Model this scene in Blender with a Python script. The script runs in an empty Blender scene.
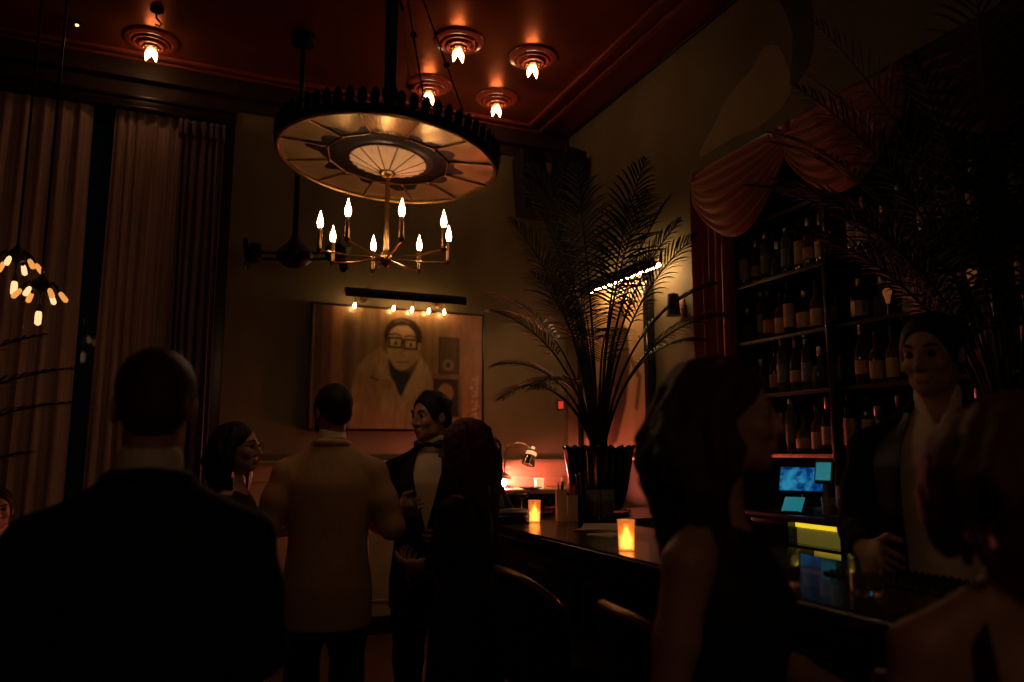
import bpy, bmesh, math, random
import numpy as np
from mathutils import Vector, Matrix, Euler

sc = bpy.context.scene
col = sc.collection
PI = math.pi
R = math.radians

# ------------------------------------------------------------------ camera
F, EYE = 753.0, 1.47
cam_d = bpy.data.cameras.new('camera')
cam_d.sensor_width = 36.0
cam_d.lens = F / 1024 * 36.0
cam_d.clip_start = 0.05
cam_d.dof.use_dof = True
cam_d.dof.focus_distance = 4.3
cam_d.dof.aperture_fstop = 2.0
cam = bpy.data.objects.new('camera', cam_d)
col.objects.link(cam)
cam.location = (0, 0, EYE)
cam.rotation_euler = (R(90 + 8.2366), 0, R(-23.066))
sc.camera = cam

# ------------------------------------------------------------------ view, world
sc.view_settings.view_transform = 'Standard'
sc.view_settings.look = 'None'
sc.view_settings.gamma = 1.0
sc.view_settings.use_curve_mapping = False
sc.view_settings.exposure = 0.0
w = bpy.data.worlds.new('night')
sc.world = w
w.use_nodes = True
w.node_tree.nodes['Background'].inputs[0].default_value = (0.25, 0.62, 0.62, 1)
w.node_tree.nodes['Background'].inputs[1].default_value = 0.02
sc.cycles.use_denoising = True
sc.cycles.sample_clamp_indirect = 3.0
sc.cycles.max_bounces = 8

# ------------------------------------------------------------------ materials
M = {}


def mat(name, c, rough=0.6, metal=0.0, emit=None, es=0.0, noise=0.0, nscale=8.0, bump=0.0, bscale=40.0,
        trans=0.0, coat=0.0, stretch=None, ior=1.45, spec=0.5, c2=None, sheen=0.0):
    m = bpy.data.materials.new(name)
    m.use_nodes = True
    nt = m.node_tree
    b = nt.nodes['Principled BSDF']
    b.inputs['Base Color'].default_value = (*c, 1)
    b.inputs['Roughness'].default_value = rough
    b.inputs['Metallic'].default_value = metal
    b.inputs['Transmission Weight'].default_value = trans
    b.inputs['Coat Weight'].default_value = coat
    b.inputs['IOR'].default_value = ior
    b.inputs['Specular IOR Level'].default_value = spec
    b.inputs['Sheen Weight'].default_value = sheen
    if emit:
        b.inputs['Emission Color'].default_value = (*emit, 1)
        b.inputs['Emission Strength'].default_value = es
    if noise > 0 or bump > 0:
        tc = nt.nodes.new('ShaderNodeTexCoord')
        mp = nt.nodes.new('ShaderNodeMapping')
        nt.links.new(tc.outputs['Object'], mp.inputs[0])
        if stretch:
            mp.inputs['Scale'].default_value = stretch
    if noise > 0:
        n = nt.nodes.new('ShaderNodeTexNoise')
        n.inputs['Scale'].default_value = nscale
        n.inputs['Detail'].default_value = 5
        nt.links.new(mp.outputs[0], n.inputs['Vector'])
        rp = nt.nodes.new('ShaderNodeValToRGB')
        rp.color_ramp.elements[0].position = 0.3
        rp.color_ramp.elements[1].position = 0.7
        d = c2 if c2 else tuple(x * (1 - noise) for x in c)
        rp.color_ramp.elements[0].color = (*d, 1)
        rp.color_ramp.elements[1].color = (*c, 1)
        nt.links.new(n.outputs[0], rp.inputs[0])
        nt.links.new(rp.outputs[0], b.inputs['Base Color'])
    if bump > 0:
        n2 = nt.nodes.new('ShaderNodeTexNoise')
        n2.inputs['Scale'].default_value = bscale
        n2.inputs['Detail'].default_value = 4
        nt.links.new(mp.outputs[0], n2.inputs['Vector'])
        bp = nt.nodes.new('ShaderNodeBump')
        bp.inputs['Strength'].default_value = bump
        bp.inputs['Distance'].default_value = 0.01
        nt.links.new(n2.outputs[0], bp.inputs['Height'])
        nt.links.new(bp.outputs[0], b.inputs['Normal'])
    M[name] = m
    return m


def attr_mat(name, attr, rough=0.5, coat=0.0, bump=0.0):
    m = mat(name, (0.5, 0.5, 0.5), rough, coat=coat, bump=bump, bscale=60)
    a = m.node_tree.nodes.new('ShaderNodeAttribute')
    a.attribute_name = attr
    m.node_tree.links.new(a.outputs['Color'], m.node_tree.nodes['Principled BSDF'].inputs['Base Color'])
    return m


mat('plaster', (0.23, 0.195, 0.11), 0.65, noise=0.5, nscale=1.7, bump=0.25, bscale=9, c2=(0.14, 0.115, 0.06), stretch=(1, 1, 0.6))
mat('wainscot', (0.52, 0.37, 0.22), 0.5, noise=0.25, nscale=3)
mat('ceiling_paint', (0.33, 0.088, 0.042), 0.30, metal=0.5, noise=0.25, nscale=2.0, bump=0.02, bscale=6)
mat('red_lacquer', (0.42, 0.065, 0.04), 0.28, coat=0.4)
mat('floor_wood', (0.10, 0.045, 0.03), 0.45, noise=0.5, nscale=4, stretch=(1, 8, 1))
mat('cornice_wood', (0.055, 0.022, 0.016), 0.6, noise=0.4, nscale=5)
mat('ceiling_trim', (0.30, 0.055, 0.036), 0.42)
mat('dark_wood', (0.035, 0.016, 0.009), 0.3, noise=0.5, nscale=5, stretch=(1, 1, 8))
mat('bar_top', (0.045, 0.018, 0.010), 0.26, noise=0.6, nscale=6, stretch=(8, 1, 1), coat=0.25)
mat('black_lacquer', (0.006, 0.006, 0.006), 0.22, coat=0.3)
mat('black_matte', (0.012, 0.010, 0.010), 0.6)
mat('black_iron', (0.015, 0.011, 0.009), 0.45, metal=0.6)
mat('brass', (0.62, 0.36, 0.14), 0.28, metal=1.0)
mat('aged_brass', (0.42, 0.22, 0.10), 0.38, metal=1.0, noise=0.4, nscale=30)
mat('chrome', (0.75, 0.68, 0.6), 0.14, metal=1.0)
mat('mirror_glass', (0.78, 0.52, 0.23), 0.26, metal=0.7, noise=0.45, nscale=4, bump=0.18, bscale=5)
mat('ribbed_glass', (0.80, 0.56, 0.27), 0.22, metal=0.8)
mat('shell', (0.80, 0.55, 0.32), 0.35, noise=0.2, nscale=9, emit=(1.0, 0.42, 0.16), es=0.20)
mat('bulb', (1, 0.7, 0.4), 0.3, emit=(1.0, 0.60, 0.31), es=42)
mat('ceiling_bulb', (1, 0.7, 0.4), 0.3, emit=(1.0, 0.55, 0.24), es=16)
mat('edison_bulb', (1, 0.6, 0.2), 0.3, emit=(1.0, 0.40, 0.09), es=0.8)
mat('edison_bright', (1, 0.6, 0.2), 0.3, emit=(1.0, 0.60, 0.28), es=1.25)
mat('picture_bulb', (1, 0.7, 0.4), 0.3, emit=(1.0, 0.52, 0.2), es=75)
mat('tube_light', (1, 0.8, 0.5), 0.3, emit=(1.0, 0.60, 0.27), es=58)
mat('red_bulb', (1, 0.3, 0.2), 0.3, emit=(1.0, 0.17, 0.09), es=160)
mat('red_shade', (0.8, 0.1, 0.06), 0.5, emit=(1.0, 0.18, 0.14), es=1400)
mat('globe', (1, 0.8, 0.6), 0.4, emit=(1.0, 0.60, 0.36), es=6.0)
mat('glint_glow', (1, 0.7, 0.4), 0.3, emit=(1.0, 0.4, 0.15), es=4)
mat('flame', (1, 0.7, 0.3), 0.3, emit=(1.0, 0.5, 0.13), es=30)
mat('votive_glass', (0.9, 0.55, 0.25), 0.5, trans=0.75, emit=(1.0, 0.36, 0.09), es=0.10)
mat('wax', (0.9, 0.7, 0.45), 0.5, emit=(1.0, 0.50, 0.17), es=6.0)
mat('wax_dim', (0.28, 0.10, 0.03), 0.5, emit=(1.0, 0.30, 0.07), es=0.12)
mat('lamplit_glow', (0.9, 0.75, 0.55), 0.5, emit=(1.0, 0.55, 0.25), es=0.9)  # glow put in for lamplight falling on pale parts
mat('red_plate', (0.5, 0.05, 0.03), 0.4, emit=(1.0, 0.06, 0.03), es=0.5)
mat('sheer_curtain', (0.72, 0.48, 0.43), 0.9, noise=0.45, nscale=6, stretch=(9, 1, 0.15), bump=0.2, bscale=150)
mat('drape', (0.28, 0.19, 0.26), 0.85, noise=0.4, nscale=6, stretch=(9, 1, 0.15))
mat('red_drape', (0.33, 0.075, 0.04), 0.62, sheen=0.3, bump=0.1, bscale=120)
mat('orange_drape', (0.42, 0.12, 0.055), 0.6, sheen=0.3, bump=0.1, bscale=120)
mat('window_glass', (0.03, 0.075, 0.075), 0.06, spec=0.6, trans=0.6)
mat('pane_dark', (0.02, 0.02, 0.02), 0.05)
mat('leaf', (0.022, 0.030, 0.010), 0.5, noise=0.4, nscale=20)
mat('stem_green', (0.035, 0.030, 0.012), 0.5)
mat('soil', (0.02, 0.012, 0.008), 0.9)
mat('white_paper', (0.75, 0.62, 0.5), 0.7)
mat('kraft', (0.62, 0.44, 0.28), 0.8)
mat('straw_red', (0.7, 0.12, 0.09), 0.45)
mat('straw_dark', (0.12, 0.07, 0.05), 0.45)
mat('magenta_napkin', (0.55, 0.03, 0.09), 0.8)
mat('dark_leather', (0.02, 0.012, 0.009), 0.38, bump=0.15, bscale=90)
mat('clear_glass', (0.9, 0.9, 0.88), 0.04, trans=0.92, ior=1.45)
mat('amber_glass', (0.16, 0.055, 0.012), 0.07, trans=0.35)
mat('green_glass', (0.012, 0.022, 0.010), 0.07, trans=0.2)
mat('dark_glass', (0.010, 0.007, 0.006), 0.06)
mat('grey_glass', (0.10, 0.10, 0.09), 0.06, trans=0.4)
mat('label_cream', (0.62, 0.42, 0.22), 0.55, noise=0.2, nscale=40)
mat('label_gold', (0.55, 0.30, 0.10), 0.45, noise=0.2, nscale=40)
mat('label_orange', (0.62, 0.20, 0.05), 0.5)
mat('label_grey', (0.30, 0.29, 0.27), 0.6, noise=0.5, nscale=30)
mat('cap_black', (0.02, 0.02, 0.02), 0.3)
mat('cap_gold', (0.5, 0.3, 0.1), 0.3, metal=0.8)
mat('cap_silver', (0.5, 0.47, 0.44), 0.3, metal=0.9)
mat('cooler_back', (0.5, 0.45, 0.12), 0.5, emit=(0.60, 0.50, 0.08), es=0.10)
mat('cooler_strip', (0.9, 0.8, 0.2), 0.5, emit=(0.90, 0.62, 0.02), es=1.0)
mat('screen_cyan', (0.02, 0.2, 0.25), 0.3, emit=(0.05, 0.62, 0.75), es=0.22)
mat('tech_plastic', (0.10, 0.22, 0.24), 0.4)
mat('skin', (0.52, 0.26, 0.17), 0.5, noise=0.12, nscale=14, bump=0.05, bscale=160)
mat('skin_pale', (0.58, 0.31, 0.21), 0.5, noise=0.12, nscale=14)
mat('hair_dark', (0.018, 0.010, 0.007), 0.42, bump=0.5, bscale=120, stretch=(1, 1, 0.2))
mat('hair_brown', (0.065, 0.028, 0.014), 0.4, bump=0.5, bscale=120, stretch=(1, 1, 0.2))
mat('hair_auburn', (0.11, 0.04, 0.02), 0.4, bump=0.5, bscale=120, stretch=(1, 1, 0.2))
mat('beard_hair', (0.03, 0.015, 0.010), 0.7, bump=0.6, bscale=220)
mat('suit_black', (0.005, 0.005, 0.006), 0.85, bump=0.08, bscale=300, spec=0.2)
mat('suit_navy', (0.007, 0.008, 0.011), 0.8, bump=0.08, bscale=300)
mat('jacket_cream', (0.70, 0.45, 0.22), 0.75, bump=0.9, bscale=7, stretch=(1.6, 1.6, .5), noise=0.1, nscale=60)
mat('satin', (0.006, 0.006, 0.007), 0.5)
mat('shirt_white', (0.88, 0.72, 0.52), 0.7, bump=0.06, bscale=30)
mat('dress_black', (0.008, 0.006, 0.007), 0.7, bump=0.15, bscale=12)
mat('dress_velvet', (0.014, 0.007, 0.007), 0.8, sheen=0.2)
mat('eye_white', (0.34, 0.27, 0.23), 0.3)
mat('eye_iris', (0.02, 0.012, 0.008), 0.1)
mat('pearl', (0.8, 0.72, 0.62), 0.2)
mat('lip', (0.40, 0.10, 0.08), 0.4)
mat('gold_clutch', (0.35, 0.2, 0.1), 0.35, metal=0.6)

cb = M['ceiling_paint'].node_tree.nodes['Principled BSDF']
cb.inputs['Specular Tint'].default_value = (1.0, 0.42, 0.16, 1)
for k in ('hair_dark', 'hair_brown', 'hair_auburn'):
    M[k].node_tree.nodes['Principled BSDF'].inputs['Specular IOR Level'].default_value = 0.22
    M[k].node_tree.nodes['Principled BSDF'].inputs['Roughness'].default_value = 0.5

# the POS screen: blue picture from noise
m = mat('screen_blue', (0.02, 0.05, 0.2), 0.25)
nt = m.node_tree
b = nt.nodes['Principled BSDF']
tc = nt.nodes.new('ShaderNodeTexCoord')
nz = nt.nodes.new('ShaderNodeTexNoise')
nz.inputs['Scale'].default_value = 22
rp = nt.nodes.new('ShaderNodeValToRGB')
rp.color_ramp.elements[0].color = (0.0, 0.06, 0.35, 1)
rp.color_ramp.elements[0].position = 0.38
rp.color_ramp.elements[1].color = (0.05, 0.55, 0.95, 1)
rp.color_ramp.elements[1].position = 0.66
nt.links.new(tc.outputs['Object'], nz.inputs['Vector'])
nt.links.new(nz.outputs[0], rp.inputs[0])
nt.links.new(rp.outputs[0], b.inputs['Emission Color'])
b.inputs['Emission Strength'].default_value = 0.38

# ------------------------------------------------------------------ helpers


def link(o, parent=None):
    col.objects.link(o)
    if parent is not None:
        o.parent = parent
    return o


def obj(name, bm, m, parent=None, smooth=True, loc=None, rz=0.0, sharp=40):
    me = bpy.data.meshes.new(name)
    bm.to_mesh(me)
    bm.free()
    for k in (m if isinstance(m, (list, tuple)) else [m]):
        me.materials.append(M[k])
    if smooth:
        me.polygons.foreach_set('use_smooth', [True] * len(me.polygons))
        me.set_sharp_from_angle(angle=R(sharp))
    o = bpy.data.objects.new(name, me)
    link(o, parent)
    if loc is not None:
        o.location = loc
    if rz:
        o.rotation_euler.z = rz
    return o


def thing(name, label, cat, loc=(0, 0, 0), rz=0.0, group=None, scale=1.0):
    o = bpy.data.objects.new(name, None)
    o.empty_display_size = 0.05
    link(o)
    o.location = loc
    o.rotation_euler.z = rz
    o.scale = (scale,) * 3
    o['label'] = label
    o['category'] = cat
    if group:
        o['group'] = group
    return o


def tag(o, label, cat, group=None):
    o['label'] = label
    o['category'] = cat
    if group:
        o['group'] = group
    return o


def struct(o):
    o['kind'] = 'structure'
    return o


def kids(o):
    return [c for c in bpy.data.objects if c.parent == o]


def dup(root, loc=None, rz=None, label=None, group=None, scale=None):
    r = root.copy()
    col.objects.link(r)
    if loc is not None:
        r.location = loc
    if rz is not None:
        r.rotation_euler.z = rz
    if scale is not None:
        r.scale = (scale,) * 3
    if label:
        r['label'] = label
    if group:
        r['group'] = group
    for ch in root.children:
        c = ch.copy()
        col.objects.link(c)
        c.parent = r
        for g in ch.children:
            d = g.copy()
            col.objects.link(d)
            d.parent = c
    return r


def B():
    return bmesh.new()


def box(bm, lo, hi, bev=0.0, rot=None, piv=None, mi=0):
    lo, hi = Vector(lo), Vector(hi)
    c = (lo + hi) / 2
    s = hi - lo
    t = bmesh.new()
    bmesh.ops.create_cube(t, size=1)
    for v in t.verts:
        v.co = Vector((v.co.x * s.x, v.co.y * s.y, v.co.z * s.z))
    if bev > 0:
        bmesh.ops.bevel(t, geom=t.edges[:], offset=bev, segments=2, affect='EDGES', profile=0.6)
    for v in t.verts:
        p = v.co + c
        if rot is not None:
            q = Vector(piv) if piv is not None else c
            p = rot @ (p - q) + q
        v.co = p
    for f in t.faces:
        f.material_index = mi
    me = bpy.data.meshes.new('tmp')
    t.to_mesh(me)
    t.free()
    bm.from_mesh(me)
    bpy.data.meshes.remove(me)


def lathe(bm, prof, n=24, c=(0, 0, 0), axis=None, cap=True, mi=0):
    """profile of (radius, height) turned round z (or round axis matrix)"""
    c = Vector(c)
    rings = []
    for r, z in prof:
        ring = []
        for i in range(n):
            a = 2 * PI * i / n
            p = Vector((r * math.cos(a), r * math.sin(a), z))
            if axis is not None:
                p = axis @ p
            ring.append(bm.verts.new(p + c))
        rings.append(ring)
    fs = []
    for a, b_ in zip(rings[:-1], rings[1:]):
        for i in range(n):
            j = (i + 1) % n
            fs.append(bm.faces.new((a[i], a[j], b_[j], b_[i])))
    if cap:
        fs.append(bm.faces.new(rings[0][::-1]))
        fs.append(bm.faces.new(rings[-1]))
    for f in fs:
        f.material_index = mi


def tube(bm, pts, r, n=8, closed=False, mi=0):
    pts = [Vector(p) for p in pts]
    rs = r if isinstance(r, (list, tuple)) else [r] * len(pts)
    N = len(pts)
    prev = None
    rings = []
    for i, p in enumerate(pts):
        if closed:
            t = pts[(i + 1) % N] - pts[i - 1]
        else:
            t = pts[min(i + 1, N - 1)] - pts[max(i - 1, 0)]
        t.normalize()
        if prev is None:
            u = t.orthogonal().normalized()
        else:
            u = prev - t * prev.dot(t)
            u = u.normalized() if u.length > 1e-6 else t.orthogonal().normalized()
        prev = u
        v = t.cross(u)
        rings.append([bm.verts.new(p + (u * math.cos(2 * PI * k / n) + v * math.sin(2 * PI * k / n)) * rs[i]) for k in range(n)])
    fs = []
    for i in range(N if closed else N - 1):
        a, b_ = rings[i], rings[(i + 1) % N]
        for k in range(n):
            j = (k + 1) % n
            fs.append(bm.faces.new((a[k], a[j], b_[j], b_[k])))
    if not closed:
        fs.append(bm.faces.new(rings[0][::-1]))
        fs.append(bm.faces.new(rings[-1]))
    for f in fs:
        f.material_index = mi


def sheet(bm, fn, nu, nv, thick=0.0, mi=0, closed_u=False):
    """grid surface fn(u, v) -> point; thick > 0 gives it a second side"""
    P = [[Vector(fn(i / nu, j / nv)) for j in range(nv + 1)] for i in range(nu + 1)]
    V = [[bm.verts.new(p) for p in row] for row in P]
    fs = []
    for i in range(nu):
        for j in range(nv):
            fs.append(bm.faces.new((V[i][j], V[i + 1][j], V[i + 1][j + 1], V[i][j + 1])))
    if thick > 0:
        W = []
        for i in range(nu + 1):
            row = []
            for j in range(nv + 1):
                du = P[min(i + 1, nu)][j] - P[max(i - 1, 0)][j]
                dv = P[i][min(j + 1, nv)] - P[i][max(j - 1, 0)]
                n_ = du.cross(dv)
                n_ = n_.normalized() if n_.length > 1e-9 else Vector((0, 0, 1))
                row.append(bm.verts.new(P[i][j] - n_ * thick))
            W.append(row)
        for i in range(nu):
            for j in range(nv):
                fs.append(bm.faces.new((W[i][j], W[i][j + 1], W[i + 1][j + 1], W[i + 1][j])))
        for i in range(nu):
            fs.append(bm.faces.new((V[i][0], W[i][0], W[i + 1][0], V[i + 1][0])))
            fs.append(bm.faces.new((V[i][nv], V[i + 1][nv], W[i + 1][nv], W[i][nv])))
        for j in range(nv):
            fs.append(bm.faces.new((V[0][j], V[0][j + 1], W[0][j + 1], W[0][j])))
            fs.append(bm.faces.new((V[nu][j], W[nu][j], W[nu][j + 1], V[nu][j + 1])))
    for f in fs:
        f.material_index = mi


def prism(bm, outline, h, mtx=None, mi=0):
    """outline in the local xy plane extruded h along local z"""
    mtx = mtx or Matrix.Identity(4)
    lo = [bm.verts.new(mtx @ Vector((x, y, 0))) for x, y in outline]
    hi = [bm.verts.new(mtx @ Vector((x, y, h))) for x, y in outline]
    n = len(outline)
    fs = [bm.faces.new(lo[::-1]), bm.faces.new(hi)]
    for i in range(n):
        j = (i + 1) % n
        fs.append(bm.faces.new((lo[i], lo[j], hi[j], hi[i])))
    for f in fs:
        f.material_index = mi


def ball(bm, c, r, n=12, sq=(1, 1, 1), mi=0):
    c = Vector(c)
    m_ = n // 2 + 2
    prof = [(max(r * math.sin(PI * k / m_), 1e-4), -r * math.cos(PI * k / m_)) for k in range(m_ + 1)]
    lathe(bm, prof, n, c, axis=Matrix.Diagonal(sq), mi=mi)


def flame_bulb(bm, c, h, r, up=1, n=10):
    prof = [(r * 0.45, 0), (r * 0.8, h * 0.12), (r, h * 0.3), (r * 0.85, h * 0.5), (r * 0.45, h * 0.72), (r * 0.14, h * 0.9), (r * 0.04, h)]
    if up < 0:
        prof = [(a, -z) for a, z in prof][::-1]
    lathe(bm, prof, n, c)


def look_mtx(z, hint=(0, 0, 1)):
    z = Vector(z).normalized()
    h = Vector(hint)
    x = h.cross(z)
    if x.length < 1e-4:
        x = Vector((1, 0, 0)).cross(z)
    x.normalize()
    return Matrix((x, z.cross(x), z)).transposed()


# ------------------------------------------------------------------ the room
H, XR, YB, XL, YF = 4.5, 3.25, 6.3, -3.6, -2.4

bm = B(); box(bm, (XL, YF, -0.1), (3.9, YB + 0.3, 0)); struct(obj('floor', bm, 'floor_wood', smooth=False))
bm = B(); box(bm, (XL - .2, YF - .2, H), (3.95, YB + 0.3, H + .1)); struct(obj('ceiling', bm, 'ceiling_paint', smooth=False))
# back wall with the window opening x -2.7..0.16, z 0.12..4.08
WX0, WX1, WZ0, WZ1 = -2.7, 0.16, 0.12, 4.08
bm = B()
box(bm, (WX1, YB, 0), (3.9, YB + .2, H))
box(bm, (XL - .2, YB, 0), (WX0, YB + .2, H))
box(bm, (WX0, YB, WZ1), (WX1, YB + .2, H))
box(bm, (WX0, YB, 0), (WX1, YB + .2, WZ0))
struct(obj('wall_back', bm, 'plaster', smooth=False))
bm = B(); box(bm, (XL - .2, YF, 0), (XL, YB, H)); struct(obj('wall_left', bm, 'plaster', smooth=False))
bm = B(); box(bm, (XL - .2, YF - .2, 0), (3.95, YF, H)); struct(obj('wall_front', bm, 'plaster', smooth=False))
# right wall with the back-bar alcove y 0.1..4.1, z 0..3.32
AY0, AY1, AZ = 0.1, 4.1, 3.32
bm = B()
box(bm, (XR, AY1, 0), (XR + .5, YB, H))
box(bm, (XR, YF, 0), (XR + .5, AY0, H))
box(bm, (XR, AY0, AZ), (XR + .5, AY1, H))
struct(obj('wall_right', bm, 'plaster', smooth=False))
bm = B(); box(bm, (XR + .5, YF, 0), (XR + .6, YB, H)); struct(obj('wall_alcove', bm, 'dark_wood', smooth=False))

# wainscot on the back wall, with its cap and base
bm = B()
x0, x1 = WX1 + .06, XR
box(bm, (x0, YB - .03, 0), (x1, YB, 1.36))
nP = 4
for i in range(nP):
    a = x0 + (x1 - x0) * i / nP + .07
    b_ = x0 + (x1 - x0) * (i + 1) / nP - .07
    for (p, q) in (((a, .25), (b_, .27)), ((a, 1.22), (b_, 1.24)), ((a, .25), (a + .02, 1.24)), ((b_ - .02, .25), (b_, 1.24))):
        box(bm, (p[0], YB - .042, p[1]), (q[0], YB - .028, q[1]), .004)
struct(obj('trim_1', bm, 'wainscot'))
bm = B(); box(bm, (x0, YB - .06, 1.355), (x1, YB, 1.385), .008); struct(obj('trim_2', bm, 'wainscot'))
bm = B(); box(bm, (x0, YB - .05, 0), (x1, YB, .14), .006); struct(obj('baseboard_back', bm, 'dark_wood'))

# ceiling: raised moulding lines that frame the panel, and the cove against the walls
for k, (off, n) in enumerate((((2.79, 6.22), 3), ((2.95, 6.24), 4))):
    X, Y = off if k == 0 else (2.95, 6.24)
bm = B()
def mould(bm, X, Y, w_):
    L = -3.1 - (X - 2.79)
    for (lo, hi) in (((X - w_, YF, H - .03), (X, Y, H)), ((L, Y - w_, H - .03), (X - w_, Y, H)), ((L, YF, H - .03), (L + w_, Y - w_, H))):
        box(bm, lo, hi, .01)
mould(bm, 2.81, 6.13, .045)
struct(obj('trim_3', bm, 'ceiling_trim'))
bm = B(); mould(bm, 2.96, 6.235, .05); struct(obj('trim_4', bm, 'ceiling_trim'))
bm = B()
tube(bm, [(XR - .01, YF, H - .012), (XR - .01, YB - .01, H - .012), (XL + .01, YB - .01, H - .012)], .014, 8)
struct(obj('trim_5', bm, 'black_matte'))

bm = B()
box(bm, (WX1 + .06, YB - .10, 4.33), (XR, YB, H - .002), .012)
box(bm, (WX1 + .06, YB - .035, 4.24), (XR, YB, 4.33), .010)
box(bm, (XL, YB - .10, 4.33), (WX1 + .06, YB, H - .002), .012)
box(bm, (XL, YB - .028, WZ1 + .062), (WX1 + .06, YB, 4.33), .004)
struct(obj('trim_6', bm, 'cornice_wood'))

# window: dark frame, mullions and dark glass
win = bpy.data.objects.new('window_1', None); link(win); win['kind'] = 'structure'
bm = B()
for (lo, hi) in (((WX0 - .04, YB - .03, 0.0), (WX0 + .07, YB + .14, WZ1 + .06)), ((WX1 - .07, YB - .03, 0.0), (WX1 + .05, YB + .14, WZ1 + .06)),
                 ((WX0 + .07, YB - .03, WZ1 - .08), (WX1 - .07, YB + .14, WZ1 + .06)), ((WX0 + .07, YB - .03, 0), (WX1 - .07, YB + .14, .16))):
    box(bm, lo, hi, .008)
struct(obj('window_frame', bm, 'dark_wood', win))
bm = B()
for x in (-1.75, -.18):
    box(bm, (x - .025, YB + .03, .16), (x + .025, YB + .09, WZ1 - .08), .005)
struct(obj('window_mullion', bm, 'black_matte', win))
bm = B(); box(bm, (WX0 + .07, YB + .05, .16), (WX1 - .07, YB + .06, WZ1 - .08)); struct(obj('window_pane', bm, 'window_glass', win, smooth=False))

# ------------------------------------------------------------------ curtains on the window


def curtain(name, m, label, cat, x0, x1, y, z0, z1, pleats, amp, seed, thick=.006, header=None, parent_m=None, lean=0.0):
    rnd = random.Random(seed)
    ph = [rnd.uniform(0, 6.28) for _ in range(4)]
    t = thing(name, label, cat, ((x0 + x1) / 2, y, z0))
    cx = (x0 + x1) / 2

    def f(u, v):
        x = x0 + (x1 - x0) * u
        a = amp * (1.0 - .55 * v ** 3)
        w_ = math.sin(2 * PI * pleats * u + ph[0] + .7 * math.sin(5 * u + ph[1])) + .35 * math.sin(2 * PI * pleats * 2.13 * u + ph[2])
        sway = .012 * math.sin(3 * v + 9 * u + ph[3])
        return (x - cx + sway + lean * (1 - v), a * w_, (z1 - z0) * v)
    bm = B()
    sheet(bm, f, int(pleats * 10), 14, thick)
    obj('fabric', bm, m, t, sharp=80)
    if header:
        bm = B()
        n = int(pleats)
        for i in range(n + 1):
            p = f(i / n, 1.0)
            box(bm, (p[0] - .012, -amp - .008, z1 - z0 - .13), (p[0] + .012, amp + .004, z1 - z0 - .01), .004)
        obj('pleat_heading', bm, header, t)
    return t


curtain('sheer_curtain', 'sheer_curtain', 'brown sheer curtain left of the dark gap of window glass', 'curtain', -2.66, -.80, 6.19, .02, 4.05, 15, .028, 3)
curtain('sheer_curtain', 'sheer_curtain', 'brown sheer curtain right of the dark gap, beside the plum drape', 'curtain', -.665, -.17, 6.19, .02, 4.05, 6, .026, 8)
curtain('window_drape', 'drape', 'dark plum pleated drape at the window edge next to the olive wall', 'drape', -.20, .13, 6.12, .02, 4.02, 6, .04, 5, header='drape')
bm = B(); box(bm, (-2.75, 6.14, 4.06), (.2, 6.265, 4.15), .012)
for k in range(2):
    box(bm, (-2.76, 6.125 - .0, 4.05 + k * .085), (.21, 6.15, 4.075 + k * .085), .006)
tag(obj('curtain_pelmet', bm, 'dark_wood'), 'dark wooden pelmet running over the tall window curtains', 'pelmet')

# ------------------------------------------------------------------ ceiling rosette lights


def ceiling_light(loc, label, first=None):
    if first is not None:
        return dup(first, loc, None, label, 'rosette lights on the red ceiling')
    t = thing('ceiling_light', label, 'ceiling light', loc, 0, 'rosette lights on the red ceiling', .87)
    bm = B()
    lathe(bm, [(.215, 0), (.215, -.012), (.205, -.022), (.19, -.022), (.18, -.03), (.165, -.034), (.16, -.03), (.15, -.03), (.145, -.045), (.135, -.05),
               (.125, -.045), (.11, -.045), (.105, -.065), (.09, -.07), (.07, -.066), (.06, -.066)], 40)
    obj('rosette', bm, 'red_lacquer', t, sharp=60)
    bm = B()
    lathe(bm, [(.06, -.06), (.064, -.075), (.05, -.088), (.02, -.092)], 20)
    for k in range(8):
        a = k * PI / 4
        ball(bm, (.062 * math.cos(a), .062 * math.sin(a), -.078), .012, 8)
    obj('socket_ring', bm, 'aged_brass', t)
    for k in range(3):
        a = k * 2 * PI / 3 + .4
        bm = B()
        ax = look_mtx((.20 * math.cos(a), .20 * math.sin(a), -1))
        lathe(bm, [(r_, z) for r_, z in ((.009, 0), (.017, .016), (.021, .038), (.018, .062), (.010, .086), (.003, .102))], 12,
              (.026 * math.cos(a), .026 * math.sin(a), -.088), axis=ax)
        obj('bulb', bm, 'ceiling_bulb', t)
    return t


cl = ceiling_light((1.69, 4.985, H), 'flame bulb rosette light right of the chandelier pole, farthest left of the four')
ceiling_light((2.30, 4.985, H), 'flame bulb rosette light nearest the ceiling moulding by the right wall', cl)
ceiling_light((1.69, 5.74, H), 'flame bulb rosette light partly behind the leaf crown of the chandelier', cl)
ceiling_light((2.30, 5.74, H), 'flame bulb rosette light just right of the chandelier leaf crown, lowest in view', cl)
ceiling_light((-.42, 5.87, H), 'lone flame bulb rosette light above the window curtains', cl)
t = thing('fill_pendant', 'added warm globe pendant behind the viewer, out of the picture, as fill light', 'pendant lamp', (.35, -.75, 0))  # unseen lamp added to brighten the cream jacket and near figures
bm = B(); lathe(bm, [(.008, 2.62), (.008, H)], 8); lathe(bm, [(.05, H - .03), (.06, H)], 16); obj('rod', bm, 'aged_brass', t)
bm = B(); ball(bm, (0, 0, 2.5), .12, 20); obj('lamp_globe', bm, 'globe', t)
cl['label'] = 'flame bulb rosette light above the chandelier guy wire, beside its pole'

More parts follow.
